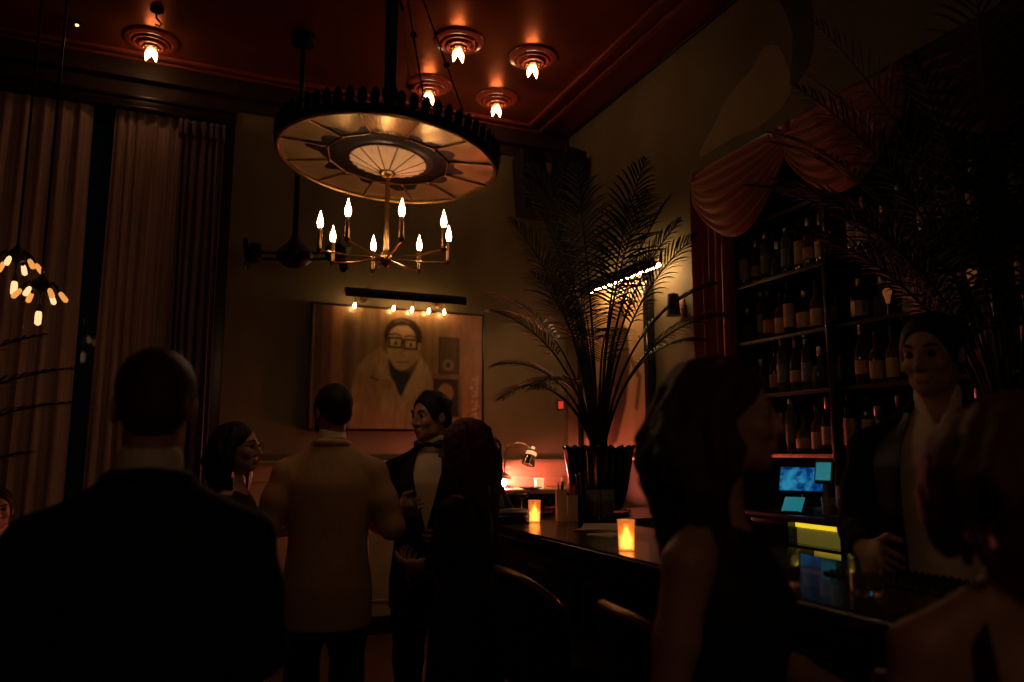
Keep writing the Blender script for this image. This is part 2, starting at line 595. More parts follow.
# small ornate hook, and a glowing dot added for a glint on the ceiling
t = thing('ceiling_hook', 'small dark ornate ceiling hook beside the lone rosette light', 'hook', (-.37, 5.43, H))
bm = B(); lathe(bm, [(.045, 0), (.045, -.012), (.03, -.02), (.012, -.03)], 16); obj('backplate', bm, 'black_iron', t)
bm = B(); tube(bm, [(0, 0, -.02), (0, 0, -.06), (.02, 0, -.085), (.035, 0, -.1), (.02, 0, -.12), (-.005, 0, -.11)], .007, 8); obj('crook', bm, 'black_iron', t)
t = thing('glint_dot', 'tiny glowing dot added for a glint in the dark ceiling corner', 'glint', (-.9, 5.82, H))  # stands in for a reflected glint, no lamp there
bm = B(); lathe(bm, [(.035, 0), (.035, -.025), (.028, -.03), (.02, -.022)], 16); obj('trim_ring', bm, 'black_iron', t)
bm = B(); lathe(bm, [(.012, -.018), (.011, -.03), (.004, -.034)], 12); obj('bulb', bm, 'glint_glow', t)

# ------------------------------------------------------------------ the chandelier
CX, CY = .946, 4.0
ZR = 3.072
CS = .753                              # the parts are drawn for a larger lamp; this brings it to its real size
HC = (H - EYE * (1 - CS)) / CS
t = thing('chandelier', 'large disc chandelier with leaf crown, mirrored underside and eight candle bulbs', 'chandelier', (CX * CS, CY * CS, EYE * (1 - CS)), 0, None, CS)
bm = B()
lathe(bm, [(.036, 3.1), (.036, HC - .12), (.05, HC - .1), (.05, HC - .07), (.036, HC - .06)], 18)
for z in (3.45, 4.2):
    lathe(bm, [(.036, z), (.048, z + .01), (.048, z + .05), (.036, z + .06)], 18, cap=False)
obj('pole', bm, 'black_iron', t)
bm = B(); lathe(bm, [(.04, HC - .07), (.11, HC - .055), (.14, HC - .02), (.15, HC)], 28); obj('ceiling_canopy', bm, 'black_iron', t)
bm = B()
lathe(bm, [(.013, 2.52), (.015, 2.62), (.013, 2.7), (.013, 3.1)], 14)
obj('stem', bm, 'brass', t)
# the disc hangs slightly askew: every disc part carries the same small tilt
fwd2 = Vector((CX, CY, 0)).normalized()
tilt = Matrix.Rotation(R(-1.6), 3, Vector((fwd2.y, -fwd2.x, 0))) @ Matrix.Rotation(R(4.2), 3, fwd2)


def tilted(o):
    o.location = (0, 0, ZR)
    o.rotation_euler = tilt.to_euler()
    return o


RO, RI, RD = .604, .342, .213
NP = 12
bm = B()
lathe(bm, [(RI - .01, .012), (RI - .01, .03), (RO + .005, .03), (RO + .005, .012)], 96)
lathe(bm, [(RO - .004, -.004), (RO - .004, .034), (RO + .010, .038), (RO + .012, -.006)], 96, cap=False)
tilted(obj('rim', bm, 'black_iron', t))
bm = B()
tube(bm, [((RO - .003) * math.cos(a), (RO - .003) * math.sin(a), -.008) for a in [2 * PI * k / 96 for k in range(96)]], .010, 8, closed=True)
tilted(obj('edge_bead', bm, 'brass', t))
rnd = random.Random(11)
a0 = math.atan2(-CY, -CX) - R(15)       # a seam lies either side of the panel nearest the viewer
for k in range(NP):
    aa, ab = a0 + 2 * PI * k / NP, a0 + 2 * PI * (k + 1) / NP
    bm = B()
    ribbed = (k == 0)
    dz = rnd.uniform(-.006, .006)
    nu = 56 if ribbed else 10

    def f(u, v, aa=aa, ab=ab, ribbed=ribbed, dz=dz, nu=nu):
        a = aa + (ab - aa) * (.012 + .976 * u)
        r0 = RI * math.cos(PI / NP) / math.cos(a - (aa + ab) / 2)
        r = r0 + (RO - .008 - r0) * v
        z = .004 + .010 * (1 - v) + dz * (u - .5)
        if ribbed:
            z -= .006 * (int(round(u * nu)) % 4 in (1, 2))
        else:
            z += .002 * math.sin(7 * u + k) * math.sin(5 * v + 2 * k)
        return (r * math.cos(a), r * math.sin(a), z)
    sheet(bm, f, nu, 6, .004)
    tilted(obj('glass_panel', bm, 'ribbed_glass' if ribbed else 'mirror_glass', t, smooth=not ribbed))
bm = B()
for k in range(NP):
    a = a0 + 2 * PI * k / NP
    d = Vector((math.cos(a), math.sin(a), 0))
    tube(bm, [d * RI + Vector((0, 0, .008)), d * (RO - .005) + Vector((0, 0, .0))], .0055, 6)
    d2 = Vector((math.cos(a + 2 * PI / NP), math.sin(a + 2 * PI / NP), 0))
    tube(bm, [d * RI + Vector((0, 0, .008)), d2 * RI + Vector((0, 0, .008))], .006, 6)
    ball(bm, d * RI + Vector((0, 0, .006)), .011, 8)
tilted(obj('leading', bm, 'aged_brass', t))
bm = B(); lathe(bm, [(RD - .005, .010), (RI - .004, .016), (RI - .004, .03), (RD - .005, .03)], 48, cap=False); tilted(obj('dark_collar', bm, 'dark_wood', t))
bm = B()
n = 96
NF = 24
prof = [(RD, .012), (RD * .72, -.014), (RD * .42, -.040), (.035, -.062)]
for i in range(NF):
    aa, ab = 2 * PI * i / NF, 2 * PI * (i + 1) / NF

    def f(u, v, aa=aa, ab=ab):
        a = aa + (ab - aa) * u
        q = v * 3
        j = min(int(q), 2)
        r = prof[j][0] + (prof[j + 1][0] - prof[j][0]) * (q - j)
        z = prof[j][1] + (prof[j + 1][1] - prof[j][1]) * (q - j)
        z -= .010 * math.sin(PI * u) * (1 - v)
        return (r * math.cos(a), r * math.sin(a), z)
    sheet(bm, f, 4, 9, .003)
bmesh.ops.remove_doubles(bm, verts=bm.verts, dist=1e-5)
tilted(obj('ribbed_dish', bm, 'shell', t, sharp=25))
bm = B()
for i in range(12):
    a = 2 * PI * i / 12
    tube(bm, [((r + .001) * math.cos(a), (r + .001) * math.sin(a), z - .004) for r, z in prof], .0042, 6)
tube(bm, [(RD * math.cos(a), RD * math.sin(a), .008) for a in [2 * PI * k / 60 for k in range(60)]], .006, 6, closed=True)
tilted(obj('dish_ribs', bm, 'aged_brass', t))
bm = B(); lathe(bm, [(.012, -.092), (.03, -.085), (.046, -.07), (.048, -.058), (.03, -.05)], 24); tilted(obj('boss', bm, 'brass', t))
# crown of upright leaves round the rim, with small beads between them
bm = B()
NL = 62
leaf = [(-.012, 0), (-.022, .028), (-.024, .056), (-.017, .082), (0, .098), (.017, .082), (.024, .056), (.022, .028), (.012, 0)]
for k in range(NL):
    a = 2 * PI * k / NL
    d = Vector((math.cos(a), math.sin(a), 0))
    tx = Vector((-d.y, d.x, 0))
    up_ = (Vector((0, 0, 1)) + d * .08).normalized()
    m4 = Matrix.Identity(4)
    nn = tx.cross(up_)
    for r_ in range(3):
        m4[r_][0], m4[r_][1], m4[r_][2] = tx[r_], up_[r_], nn[r_]
        m4[r_][3] = (d * (RO + .006) + Vector((0, 0, .024)))[r_]
    prism(bm, leaf, .007, m4)
    prism(bm, [(x * .35, .012 + y * .72) for x, y in leaf], .015, m4)
for k in range(NL):
    a = 2 * PI * (k + .5) / NL
    ball(bm, ((RO + .016) * math.cos(a), (RO + .016) * math.sin(a), .036), .007, 8, mi=1)
tilted(obj('leaf_crown', bm, ['black_iron', 'aged_brass'], t))
# candle arms
RC, ZC = .360, 2.52
bm = B()
lathe(bm, [(.006, 2.468), (.02, 2.478), (.03, 2.497), (.034, 2.52), (.026, 2.545), (.014, 2.56), (.016, 2.58), (.012, 2.6)], 20)
obj('finial_hub', bm, 'brass', t)
ph0 = math.atan2(-CY, -CX) + R(22.5 - 10.5)
for k in range(8):
    a = ph0 + k * PI / 4
    d = Vector((math.cos(a), math.sin(a), 0))
    bm = B()
    tube(bm, [d * .02 + Vector((0, 0, 2.515)), d * RC * .6 + Vector((0, 0, 2.515)), d * (RC + .012) + Vector((0, 0, 2.53))], .0055, 8)
    lathe(bm, [(.004, 2.512), (.017, 2.526), (.019, 2.536), (.013, 2.54)], 14, d * RC)
    obj('arm', bm, 'brass', t)
    bm = B()
    lathe(bm, [(.0125, 2.535), (.0125, 2.648), (.0095, 2.652)], 14, d * RC)
    sl = obj('candle_sleeve', bm, 'aged_brass', t)
    bm = B()
    flame_bulb(bm, d * RC + Vector((0, 0, 2.648)), .100, .0165)
    obj('bulb', bm, 'bulb', sl)
# suspension wires from a bracket on the pole to the disc
bm = B()
for a in (-.25, .95, 4.85):
    d = Vector((math.cos(a), math.sin(a), 0))
    tube(bm, [d * .03 + Vector((0, 0, 4.12)), d * .09 + Vector((0, 0, 4.14)), d * .15 + Vector((0, 0, 4.12)), d * .17 + Vector((0, 0, 4.10))], .009, 8)
    ball(bm, d * .09 + Vector((0, 0, 4.155)), .018, 8)
obj('bracket', bm, 'black_iron', t)
for a in (-.25, .95, 4.85):
    d = Vector((math.cos(a), math.sin(a), 0))
    p, q = d * .17 + Vector((0, 0, 4.1)), d * .53 + Vector((0, 0, ZR + .03))
    bm = B()
    tube(bm, [p, q], .0045, 6)
    ball(bm, p.lerp(q, .42), .02, 8)
    obj('guy_wire', bm, 'aged_brass', t)

# ------------------------------------------------------------------ dark pendant fan behind the chandelier
FX, FY = .615, 5.37
t = thing('ceiling_fan', 'dark double headed ceiling fan on a long rod left of the chandelier', 'ceiling fan', (FX, FY, 0))
bm = B(); lathe(bm, [(.02, 2.9), (.02, H - .02)], 12); obj('rod', bm, 'black_iron', t)
bm = B(); lathe(bm, [(.03, H - .10), (.085, H - .07), (.095, H - .02), (.09, H)], 24); obj('ceiling_canopy', bm, 'black_iron', t)
bm = B(); lathe(bm, [(.02, 2.74), (.07, 2.755), (.12, 2.80), (.13, 2.84), (.10, 2.88), (.05, 2.92), (.025, 2.98)], 28); obj('motor_housing', bm, 'black_iron', t)
ux = Vector((.92, -.39, 0))
for s in (-1, 1):
    d = ux * s
    bm = B()
    for dz in (2.80, 2.845):
        tube(bm, [d * .10 + Vector((0, 0, dz)), d * .25 + Vector((0, 0, dz + .01))], .010, 8)
    obj('arm', bm, 'black_iron', t)
    hc = d * .285 + Vector((0, 0, 2.85))
    ax = look_mtx(d + Vector((0, -.35, -.1)))
    bm = B()
    lathe(bm, [(.01, -.05), (.06, -.045), (.075, -.01), (.07, .04), (.05, .065), (.01, .07)], 20, hc, axis=ax)
    hd = obj('fan_head', bm, 'black_iron', t)
    bm = B()
    for k in range(4):
        a = k * PI / 2 + .5
        p = ax @ Vector((math.cos(a) * .07, math.sin(a) * .07, .085))
        e1 = ax @ Vector((math.cos(a), math.sin(a), 0))
        e2 = ax @ Vector((-math.sin(a) * .9, math.cos(a) * .9, .45))
        m4 = Matrix.Identity(4)
        for r_ in range(3):
            m4[r_][0], m4[r_][1], m4[r_][2], m4[r_][3] = e1[r_], e2[r_], e1.cross(e2)[r_], (hc + p * .6)[r_]
        prism(bm, [(-.03, -.015), (.02, -.035), (.085, -.03), (.10, 0), (.08, .035), (.02, .03)], .005, m4)
    obj('fan_blade', bm, 'black_iron', hd)

# ------------------------------------------------------------------ hanging cluster lamps by the window


def cluster_lamp(loc, label, rot, nb):
    x, y, z = loc
    t = thing('cluster_lamp', label, 'pendant lamp', (x, y, 0), rot)
    bm = B(); lathe(bm, [(.008, z + .02), (.008, H)], 8); obj('rod', bm, 'black_iron', t)
    bm = B(); lathe(bm, [(.05, H - .03), (.06, H)], 16); obj('ceiling_canopy', bm, 'black_iron', t)
    bm = B(); lathe(bm, [(.02, z - .045), (.055, z - .03), (.06, z), (.03, z + .03), (.01, z + .06)], 18); obj('hub', bm, 'black_iron', t)
    for k in range(nb):
        a = 2 * PI * k / nb
        d = Vector((math.cos(a), math.sin(a), 0))
        bm = B()
        p0, p1 = d * .04 + Vector((0, 0, z)), d * .085 + Vector((0, 0, z - .012))
        tube(bm, [p0, d * .06 + Vector((0, 0, z + .015)), p1, d * .10 + Vector((0, 0, z - .045))], .009, 8)
        ar = obj('arm', bm, 'black_iron', t)
        bm = B()
        ax = look_mtx(d * .75 + Vector((0, 0, -1)))
        lathe(bm, [(.009, 0), (.014, .013), (.016, .043), (.015, .064), (.005, .073)], 12, d * .10 + Vector((0, 0, z - .04)), axis=ax)
        obj('bulb', bm, 'edison_bright' if k % 3 == 1 else 'edison_bulb', ar)
    bm = B(); lathe(bm, [(.012, z - .17), (.014, z - .13), (.006, z - .12), (.006, z - .04)], 10); ar = obj('drop_stem', bm, 'black_iron', t)
    bm = B(); lathe(bm, [(.006, z - .255), (.018, z - .245), (.019, z - .20), (.017, z - .175), (.010, z - .165)], 12); obj('bulb', bm, 'edison_bright', ar)
    return t


cluster_lamp((-1.03, 5.32, 2.655), 'higher cluster pendant of amber tube bulbs at the left picture edge', .35, 6)
cluster_lamp((-.885, 5.29, 2.475), 'lower cluster pendant of amber tube bulbs just left of the window gap', .1, 6)

# ------------------------------------------------------------------ painted pictures


def seg_d(PX, PY, a, b_):
    ax, ay = a
    bx, by = b_
    dx, dy = bx - ax, by - ay
    tt = np.clip(((PX - ax) * dx + (PY - ay) * dy) / (dx * dx + dy * dy + 1e-9), 0, 1)
    return np.hypot(PX - ax - tt * dx, PY - ay - tt * dy)


class Paint:
    """a picture painted on a grid of points with soft brush shapes"""

    def __init__(s, PX, PY, base):
        s.X, s.Y = PX, PY
        s.c = np.zeros(PX.shape + (3,)) + np.array(base)

    def put(s, d, c, soft=1.0, a=1.0):
        m_ = np.clip(.5 - d / soft, 0, 1)[..., None] * a
        s.c = s.c * (1 - m_) + np.array(c) * m_

    def ell(s, c, r, colr, soft=1.2, a=1.0):
        k = np.hypot((s.X - c[0]) / r[0], (s.Y - c[1]) / r[1])
        s.put((k - 1) * min(r), colr, soft, a)

    def poly(s, pts, colr, soft=1.2, a=1.0):
        d = np.full(s.X.shape, 1e9)
        ins = np.zeros(s.X.shape, bool)
        n = len(pts)
        for i in range(n):
            p, q = pts[i], pts[(i + 1) % n]
            d = np.minimum(d, seg_d(s.X, s.Y, p, q))
            with np.errstate(divide='ignore', invalid='ignore'):
                cross = ((p[1] > s.Y) != (q[1] > s.Y)) & (s.X < (q[0] - p[0]) * (s.Y - p[1]) / (q[1] - p[1] + 1e-12) + p[0])
            ins ^= cross
        s.put(np.where(ins, -d, d), colr, soft, a)

    def line(s, pts, wdt, colr, soft=.8, a=1.0):
        d = np.full(s.X.shape, 1e9)
        for p, q in zip(pts[:-1], pts[1:]):
            d = np.minimum(d, seg_d(s.X, s.Y, p, q))
        s.put(d - wdt / 2, colr, soft, a)

    def box(s, c, h, colr, soft=.8, a=1.0, outline=0):
        d = np.maximum(abs(s.X - c[0]) - h[0], abs(s.Y - c[1]) - h[1])
        s.put(abs(d) - outline / 2 if outline else d, colr, soft, a)


def canvas(name, nu, nv, place, paint, m, parent, depth_vec):
    """grid of nu x nv points at place(u, v); paint: (nu, nv, 3) colours; depth_vec: how far the canvas goes back"""
    verts, faces = [], []
    for i in range(nu):
        for j in range(nv):
            verts.append(place(i / (nu - 1), j / (nv - 1)))
    for i in range(nu - 1):
        for j in range(nv - 1):
            faces.append((i * nv + j, (i + 1) * nv + j, (i + 1) * nv + j + 1, i * nv + j + 1))
    n0 = len(verts)
    dv = Vector(depth_vec)
    ringi = [i * nv for i in range(nu)] + [(nu - 1) * nv + j for j in range(1, nv)] + [i * nv + nv - 1 for i in range(nu - 2, -1, -1)] + [j for j in range(nv - 2, 0, -1)]
    for k in ringi:
        verts.append(tuple(Vector(verts[k]) + dv))
    N = len(ringi)
    for k in range(N):
        j = (k + 1) % N
        faces.append((ringi[j], ringi[k], n0 + k, n0 + j))
    faces.append(tuple(n0 + k for k in range(N)))
    me = bpy.data.meshes.new(name)
    me.from_pydata(verts, [], faces)
    a = me.color_attributes.new('paint', 'FLOAT_COLOR', 'POINT')
    cc = np.ones((len(verts), 4))
    cc[:n0, :3] = paint.reshape(-1, 3)
    cc[n0:, :3] = cc[ringi, :3]
    a.data.foreach_set('color', cc.astype(np.float32).ravel())
    me.materials.append(m)
    o = bpy.data.objects.new(name, me)
    link(o, parent)
    return o


def brushed(c, n):
    for _ in range(n):
        q = np.pad(c, ((1, 1), (1, 1), (0, 0)), mode='edge')
        c = (q[:-2, 1:-1] + q[2:, 1:-1] + q[1:-1, :-2] + q[1:-1, 2:] + 2 * c) / 6
    rs_ = np.random.RandomState(9)
    nx, ny = c.shape[:2]
    k = rs_.uniform(-1, 1, (nx // 5 + 2, ny // 14 + 2))
    i, j = np.arange(nx) / 5, np.arange(ny) / 14
    i0, j0 = i.astype(int), j.astype(int)
    a, b_ = (i - i0)[:, None], (j - j0)[None]
    g_ = lambda p_, q_: k[np.ix_(i0 + p_, j0 + q_)]
    st = g_(0, 0) * (1 - a) * (1 - b_) + g_(1, 0) * a * (1 - b_) + g_(0, 1) * (1 - a) * b_ + g_(1, 1) * a * b_
    return c * (1 + .16 * st[..., None] + .05 * rs_.uniform(-1, 1, (nx, ny, 1)))


paint_m = attr_mat('oil_paint', 'paint', rough=0.34, coat=0.15, bump=0.12)
# the portrait, in its own units (168 x 112), y down
NU, NV = 336, 224
gx, gy = np.meshgrid(np.linspace(0, 168, NU), np.linspace(112, 0, NV), indexing='ij')
p = Paint(gx, gy, (.30, .19, .09))
rs = np.random.RandomState(4)
streak = np.interp(gx[:, 0], np.linspace(0, 168, 40), rs.uniform(-.05, .05, 40))[:, None, None]
p.c += streak
p.c[..., 0] += .10 * np.clip((gx - 118) / 50, 0, 1)
p.box((12, 56), (11, 60), (.20, .085, .04), 2)
p.box((5, 56), (3.5, 60), (.10, .06, .03), 1.5)
p.box((23, 56), (5, 60), (.40, .21, .09), 3)
p.box((33, 56), (4, 60), (.20, .12, .055), 5)
p.box((130, 56), (10, 60), (.25, .15, .08), 8, .5)
p.box((150, 56), (16, 60), (.48, .24, .15), 6, .7)
# white coat, bent arm
p.poly([(64, 36), (52, 44), (42, 56), (37, 80), (36, 113), (132, 113), (122, 84), (112, 52), (100, 38), (88, 60)], (.52, .37, .18), 2.5)
p.poly([(44, 58), (40, 78), (44, 110), (56, 112), (58, 86), (50, 62)], (.40, .27, .12), 6, .7)
p.poly([(112, 56), (122, 88), (128, 112), (112, 112), (106, 80)], (.40, .27, .12), 6, .6)
p.poly([(52, 60), (60, 56), (66, 84), (62, 112), (54, 112)], (.34, .22, .10), 9, .6)
p.poly([(92, 92), (104, 70), (110, 76), (102, 112), (92, 112)], (.36, .24, .11), 9, .6)
p.poly([(36, 100), (132, 100), (132, 114), (36, 114)], (.30, .19, .09), 14, .5)
p.line([(72, 46), (70, 62), (80, 84), (78, 112)], 1.2, (.33, .21, .09), 1.5)
p.line([(104, 40), (100, 62), (92, 84), (90, 112)], 1.2, (.33, .21, .09), 1.5)
p.poly([(66, 40), (62, 56), (76, 78), (84, 66), (74, 46)], (.60, .44, .23), 2.0)
p.poly([(100, 40), (112, 56), (104, 76), (90, 88), (88, 66)], (.58, .42, .21), 2.0)
# dark jacket collar and tie, neck
p.poly([(71, 46), (74, 62), (84, 80), (93, 66), (103, 44), (96, 52), (80, 54)], (.035, .04, .05), 1.6)
p.poly([(84, 62), (81, 76), (85, 82), (89, 74), (88, 62)], (.03, .04, .07), 1.2)
# hand under the chin
p.ell((70, 71), (9, 5.5), (.50, .33, .15), 2)
p.line([(60, 66), (74, 70)], 3, (.48, .31, .14), 1.5)
p.line([(62, 71), (76, 74)], 3, (.46, .29, .13), 1.5)
p.line([(55, 64), (62, 67)], 2, (.15, .08, .04), 1)
# head
p.ell((86, 24), (19, 17), (.035, .022, .016), 2.0)
p.ell((85, 34), (14.5, 23), (.62, .43, .22), 1.6)
p.ell((101, 34), (2.5, 5), (.52, .34, .17), 1.2)
p.ell((93, 40), (8, 16), (.48, .31, .14), 6, .6)
p.poly([(68, 22), (74, 10), (86, 7), (98, 10), (103, 24), (101, 32), (98, 20), (90, 14), (80, 15), (72, 20), (69, 32)], (.035, .022, .016), 1.5)
p.line([(78, 11), (84, 9), (92, 11)], 1.6, (.16, .10, .06), 1.2)
for cx_, cy_ in ((78.5, 31), (93.5, 32)):
    p.ell((cx_, cy_ + .5), (4, 2), (.62, .50, .34), 1)
    p.ell((cx_ + .3, cy_ + .5), (1.6, 1.8), (.05, .03, .02), .8)
    p.box((cx_, cy_), (6.3, 4.4), (.02, .012, .01), 1.0, outline=1.9)
    p.line([(cx_ - 6, cy_ - 7.2), (cx_, cy_ - 8.4), (cx_ + 5, cy_ - 7)], 1.5, (.06, .035, .02), 1)
p.line([(84.5, 30), (87.5, 30.3)], 1.6, (.02, .012, .01), .8)
p.line([(99.5, 30), (102, 29)], 1.6, (.02, .012, .01), .8)
p.line([(86, 34), (84, 42), (87.5, 43.5)], 1.3, (.36, .22, .10), 1.2)
p.line([(79.5, 49.2), (84, 49.6), (90.5, 49.0)], 1.5, (.32, .14, .08), 1.0)
p.line([(81, 53), (88, 53)], 1.0, (.42, .27, .13), 1.2)
# the plate camera on its stand, and a pale flower spray
p.box((133, 41), (10, 17), (.13, .085, .05), 2)
p.box((133, 41), (10, 17), (.06, .035, .02), 1.2, outline=1.8)
p.ell((132, 50), (5.5, 5.5), (.36, .23, .12), 1)
p.ell((132, 50), (3, 3), (.10, .06, .04), 1)
p.box((131, 80), (13, 20), (.05, .03, .02), 1.5)
p.ell((130, 77), (8, 9), (.36, .20, .11), 1.2)
p.line([(117, 62), (146, 62)], 3, (.28, .17, .09), 1.2)
p.line([(144, 60), (146, 104)], 3, (.24, .14, .08), 1.2)
p.line([(118, 64), (118, 104)], 2.4, (.07, .04, .02), 1)
for k in range(12):
    yy = 60 + k * 4.2
    p.line([(163 - .15 * k, yy), (163.5 - .15 * k, yy + 4)], 2.2, (.72, .46, .33), 1)
    p.ell((160 + 3 * math.sin(k * 2.3), yy + 3), (2.2, 1.5), (.70, .42, .30), 1.2)
p.line([(152, 98), (166, 92)], 1.5, (.35, .14, .09), 1)
p.line([(154, 84), (167, 80)], 1.5, (.35, .14, .09), 1)
PX0, PX1, PZ0, PZ1 = .888, 2.372, 1.645, 2.66
t = thing('portrait_painting', 'large oil portrait of a bespectacled man in a pale coat beside a plate camera', 'painting', ((PX0 + PX1) / 2, YB, (PZ0 + PZ1) / 2))
cx_, cz_ = (PX0 + PX1) / 2, (PZ0 + PZ1) / 2
canvas('canvas', NU, NV, lambda u, v: (PX0 + (PX1 - PX0) * u - cx_, -.045, PZ0 + (PZ1 - PZ0) * v - cz_), np.clip(brushed(p.c, 4), .01, .9), paint_m, t, (0, .03, 0))
bm = B()
for (lo, hi) in (((PX0 - .02, 0, PZ0 - .02), (PX0, 0, PZ1 + .02)), ((PX1, 0, PZ0 - .02), (PX1 + .02, 0, PZ1 + .02)),
                 ((PX0, 0, PZ0 - .02), (PX1, 0, PZ0)), ((PX0, 0, PZ1), (PX1, 0, PZ1 + .02))):
    box(bm, (lo[0] - cx_, -.05, lo[2] - cz_), (hi[0] - cx_, -.002, hi[2] - cz_), .004)
obj('slim_frame', bm, 'dark_wood', t)

# picture light over it: a dark shade on two arms with five bulbs
t = thing('picture_light', 'long dark picture light shade mounted above the portrait', 'picture light', (1.63, YB, 2.74))
bm = B()
def f(u, v):
    a = -.5 + 2.6 * v
    return (-.52 + 1.04 * u, -.19 - .05 * math.sin(a), .0 + .05 * math.cos(a))
sheet(bm, f, 4, 10, .006)
for x in (-.52, .514):
    prism(bm, [(-.19 - .05 * math.sin(-.5 + 2.6 * k / 10), .05 * math.cos(-.5 + 2.6 * k / 10)) for k in range(11)], .006,
          Matrix(((0, 0, 1, x), (1, 0, 0, 0), (0, 1, 0, 0), (0, 0, 0, 1))))
obj('shade', bm, 'black_iron', t)
for x in (-.33, .33):
    bm = B()
    tube(bm, [(x, -.002, .0), (x, -.06, .05), (x, -.13, .075), (x, -.19, .05)], .009, 8)
    lathe(bm, [(.03, 0), (.03, .01), (.012, .015)], 16, (x, 0, 0), axis=look_mtx((0, -1, 0)))
    obj('arm', bm, 'aged_brass', t)
for x in (-.42, -.09, .07, .22, .36):
    bm = B()
    tube(bm, [(x, -.19, .03), (x, -.165, -.02), (x, -.135, -.055)], .005, 6)
    st = obj('bulb_stem', bm, 'aged_brass', t)
    bm = B(); lathe(bm, [(.004, -.044), (.011, -.036), (.012, -.016), (.008, -.004), (.006, .004)], 12, (x, -.125, -.062), axis=look_mtx((0, -.45, 1))); obj('bulb', bm, 'picture_bulb', st)

# ------------------------------------------------------------------ right wall: framed picture, tube light, mural, speakers, sconce
AX = XR - .05
NU, NV = 110, 150
gx, gy = np.meshgrid(np.linspace(0, 110, NU), np.linspace(150, 0, NV), indexing='ij')
p = Paint(gx, gy, (.50, .33, .17))
p.c *= (1 + .18 * np.interp(gx[:, 0], np.linspace(0, 110, 14), rs.uniform(-1, 1, 14)))[:, None, None]
p.poly([(62, 30), (80, 44), (84, 74), (76, 108), (60, 140), (40, 150), (34, 120), (44, 80), (50, 44)], (.10, .05, .03), 3)
p.ell((64, 30), (13, 15), (.14, .07, .04), 3)
p.poly([(20, 92), (44, 84), (60, 96), (50, 150), (8, 150)], (.20, .10, .05), 4)
p.line([(84, 70), (98, 88), (92, 112)], 5, (.16, .08, .045), 3)
t = thing('framed_picture', 'tall dark framed picture on the right wall lit from above behind the palm', 'picture', (XR, 5.40, 2.15))
canvas('canvas', NU, NV, lambda u, v: (AX - XR + .01, .52 - 1.04 * u, -.70 + 1.40 * v), np.clip(p.c, .01, .9), paint_m, t, (.03, 0, 0))
bm = B()
for (lo, hi) in (((-.07, -.575, -.76), (-.001, -.515, .76)), ((-.07, .515, -.76), (-.001, .575, .76)), ((-.07, -.515, .70), (-.001, .515, .76)), ((-.07, -.515, -.76), (-.001, .515, -.70))):
    box(bm, lo, hi, .008)
obj('frame', bm, 'black_lacquer', t)
t = thing('picture_light', 'glowing tube picture light above the framed picture behind the palm', 'picture light', (XR, 5.02, 2.80))
bm = B()
def f(u, v):
    a = -.4 + 2.2 * v
    return (-.16 - .05 * math.sin(a), -.55 + 1.1 * u, .0 + .05 * math.cos(a))
sheet(bm, f, 3, 8, -.005)
obj('shade', bm, 'aged_brass', t)
bm = B(); lathe(bm, [(.012, -.52), (.014, -.50), (.014, .50), (.012, .52)], 14, (-.165, 0, .005), axis=look_mtx((0, 1, 0))); obj('tube_bulb', bm, 'tube_light', t)
bm = B()
for y in (-.3, .3):
    tube(bm, [(-.002, y, .02), (-.08, y, .07), (-.16, y, .055)], .009, 8)
obj('arms', bm, 'aged_brass', t)

# painted bird mural: thin coats of paint on the plaster, up the right wall
def blob(pts, n=8):
    out = []
    m_ = len(pts)
    for i in range(m_):
        a, b_, c_, d_ = (np.array(pts[(i + k - 1) % m_], float) for k in range(4))
        for k in range(n):
            s_ = k / n
            out.append(tuple(.5 * ((2 * b_) + (c_ - a) * s_ + (2 * a - 5 * b_ + 4 * c_ - d_) * s_ ** 2 + (3 * b_ - a - 3 * c_ + d_) * s_ ** 3)))
    return out


mat('mural_pale', (.36, .26, .13), .6, noise=.2, nscale=6)
mat('mural_dark', (.035, .035, .035), .6)
mat('mural_rust', (.30, .13, .06), .6)
t = thing('wall_mural', 'painted bird mural high on the right wall above the red swags', 'mural', (XR, 3.4, 3.4))
def mural(name, pts, m_, th):
    bm = B()
    prism(bm, blob(pts), th, Matrix(((0, 0, -1, 0), (1, 0, 0, -3.4), (0, 1, 0, -3.4), (0, 0, 0, 1))))
    obj(name, bm, m_, t, smooth=False)
mural('pale_body', [(3.30, 3.62), (3.36, 3.92), (3.50, 4.02), (3.64, 3.93), (3.85, 3.86), (4.05, 3.70), (4.2, 3.55), (3.85, 3.54), (3.55, 3.52)], 'mural_pale', .003)
mural('dark_tail', [(3.30, 3.66), (3.16, 3.72), (3.10, 3.92), (3.12, 4.14), (3.22, 4.34), (3.36, 4.30), (3.30, 4.12), (3.26, 3.94)], 'mural_dark', .004)
mural('dark_wing', [(2.6, 3.85), (2.48, 4.0), (2.55, 4.12), (2.72, 4.10), (2.74, 3.95)], 'mural_dark', .003)

def speaker(name, label, loc, rz, tiltx):
    t = thing(name, label, 'speaker', loc, rz)
    bm = B(); box(bm, (-.125, -.11, -.30), (.125, .11, .30), .012); o = obj('cabinet', bm, 'black_matte', t); o.rotation_euler.x = tiltx
    bm = B()
    box(bm, (-.112, -.122, -.285), (.112, -.111, .285), .006)
    g = obj('grille', bm, 'black_iron', t); g.rotation_euler.x = tiltx
    bm = B(); tube(bm, [(0, .09, .05), (0, .16, .05), (0, .20, .05)], .018, 8); box(bm, (-.05, .19, -.03), (.05, .205, .13), .004); obj('wall_bracket', bm, 'black_iron', t)
speaker('wall_speaker', 'black loudspeaker high on the back wall near the corner', (2.78, YB - .21, 3.90), 0, R(-8))
speaker('wall_speaker', 'black loudspeaker turned sideways in the corner between both walls', (3.045, YB - .42, 3.88), R(-90), R(-8))

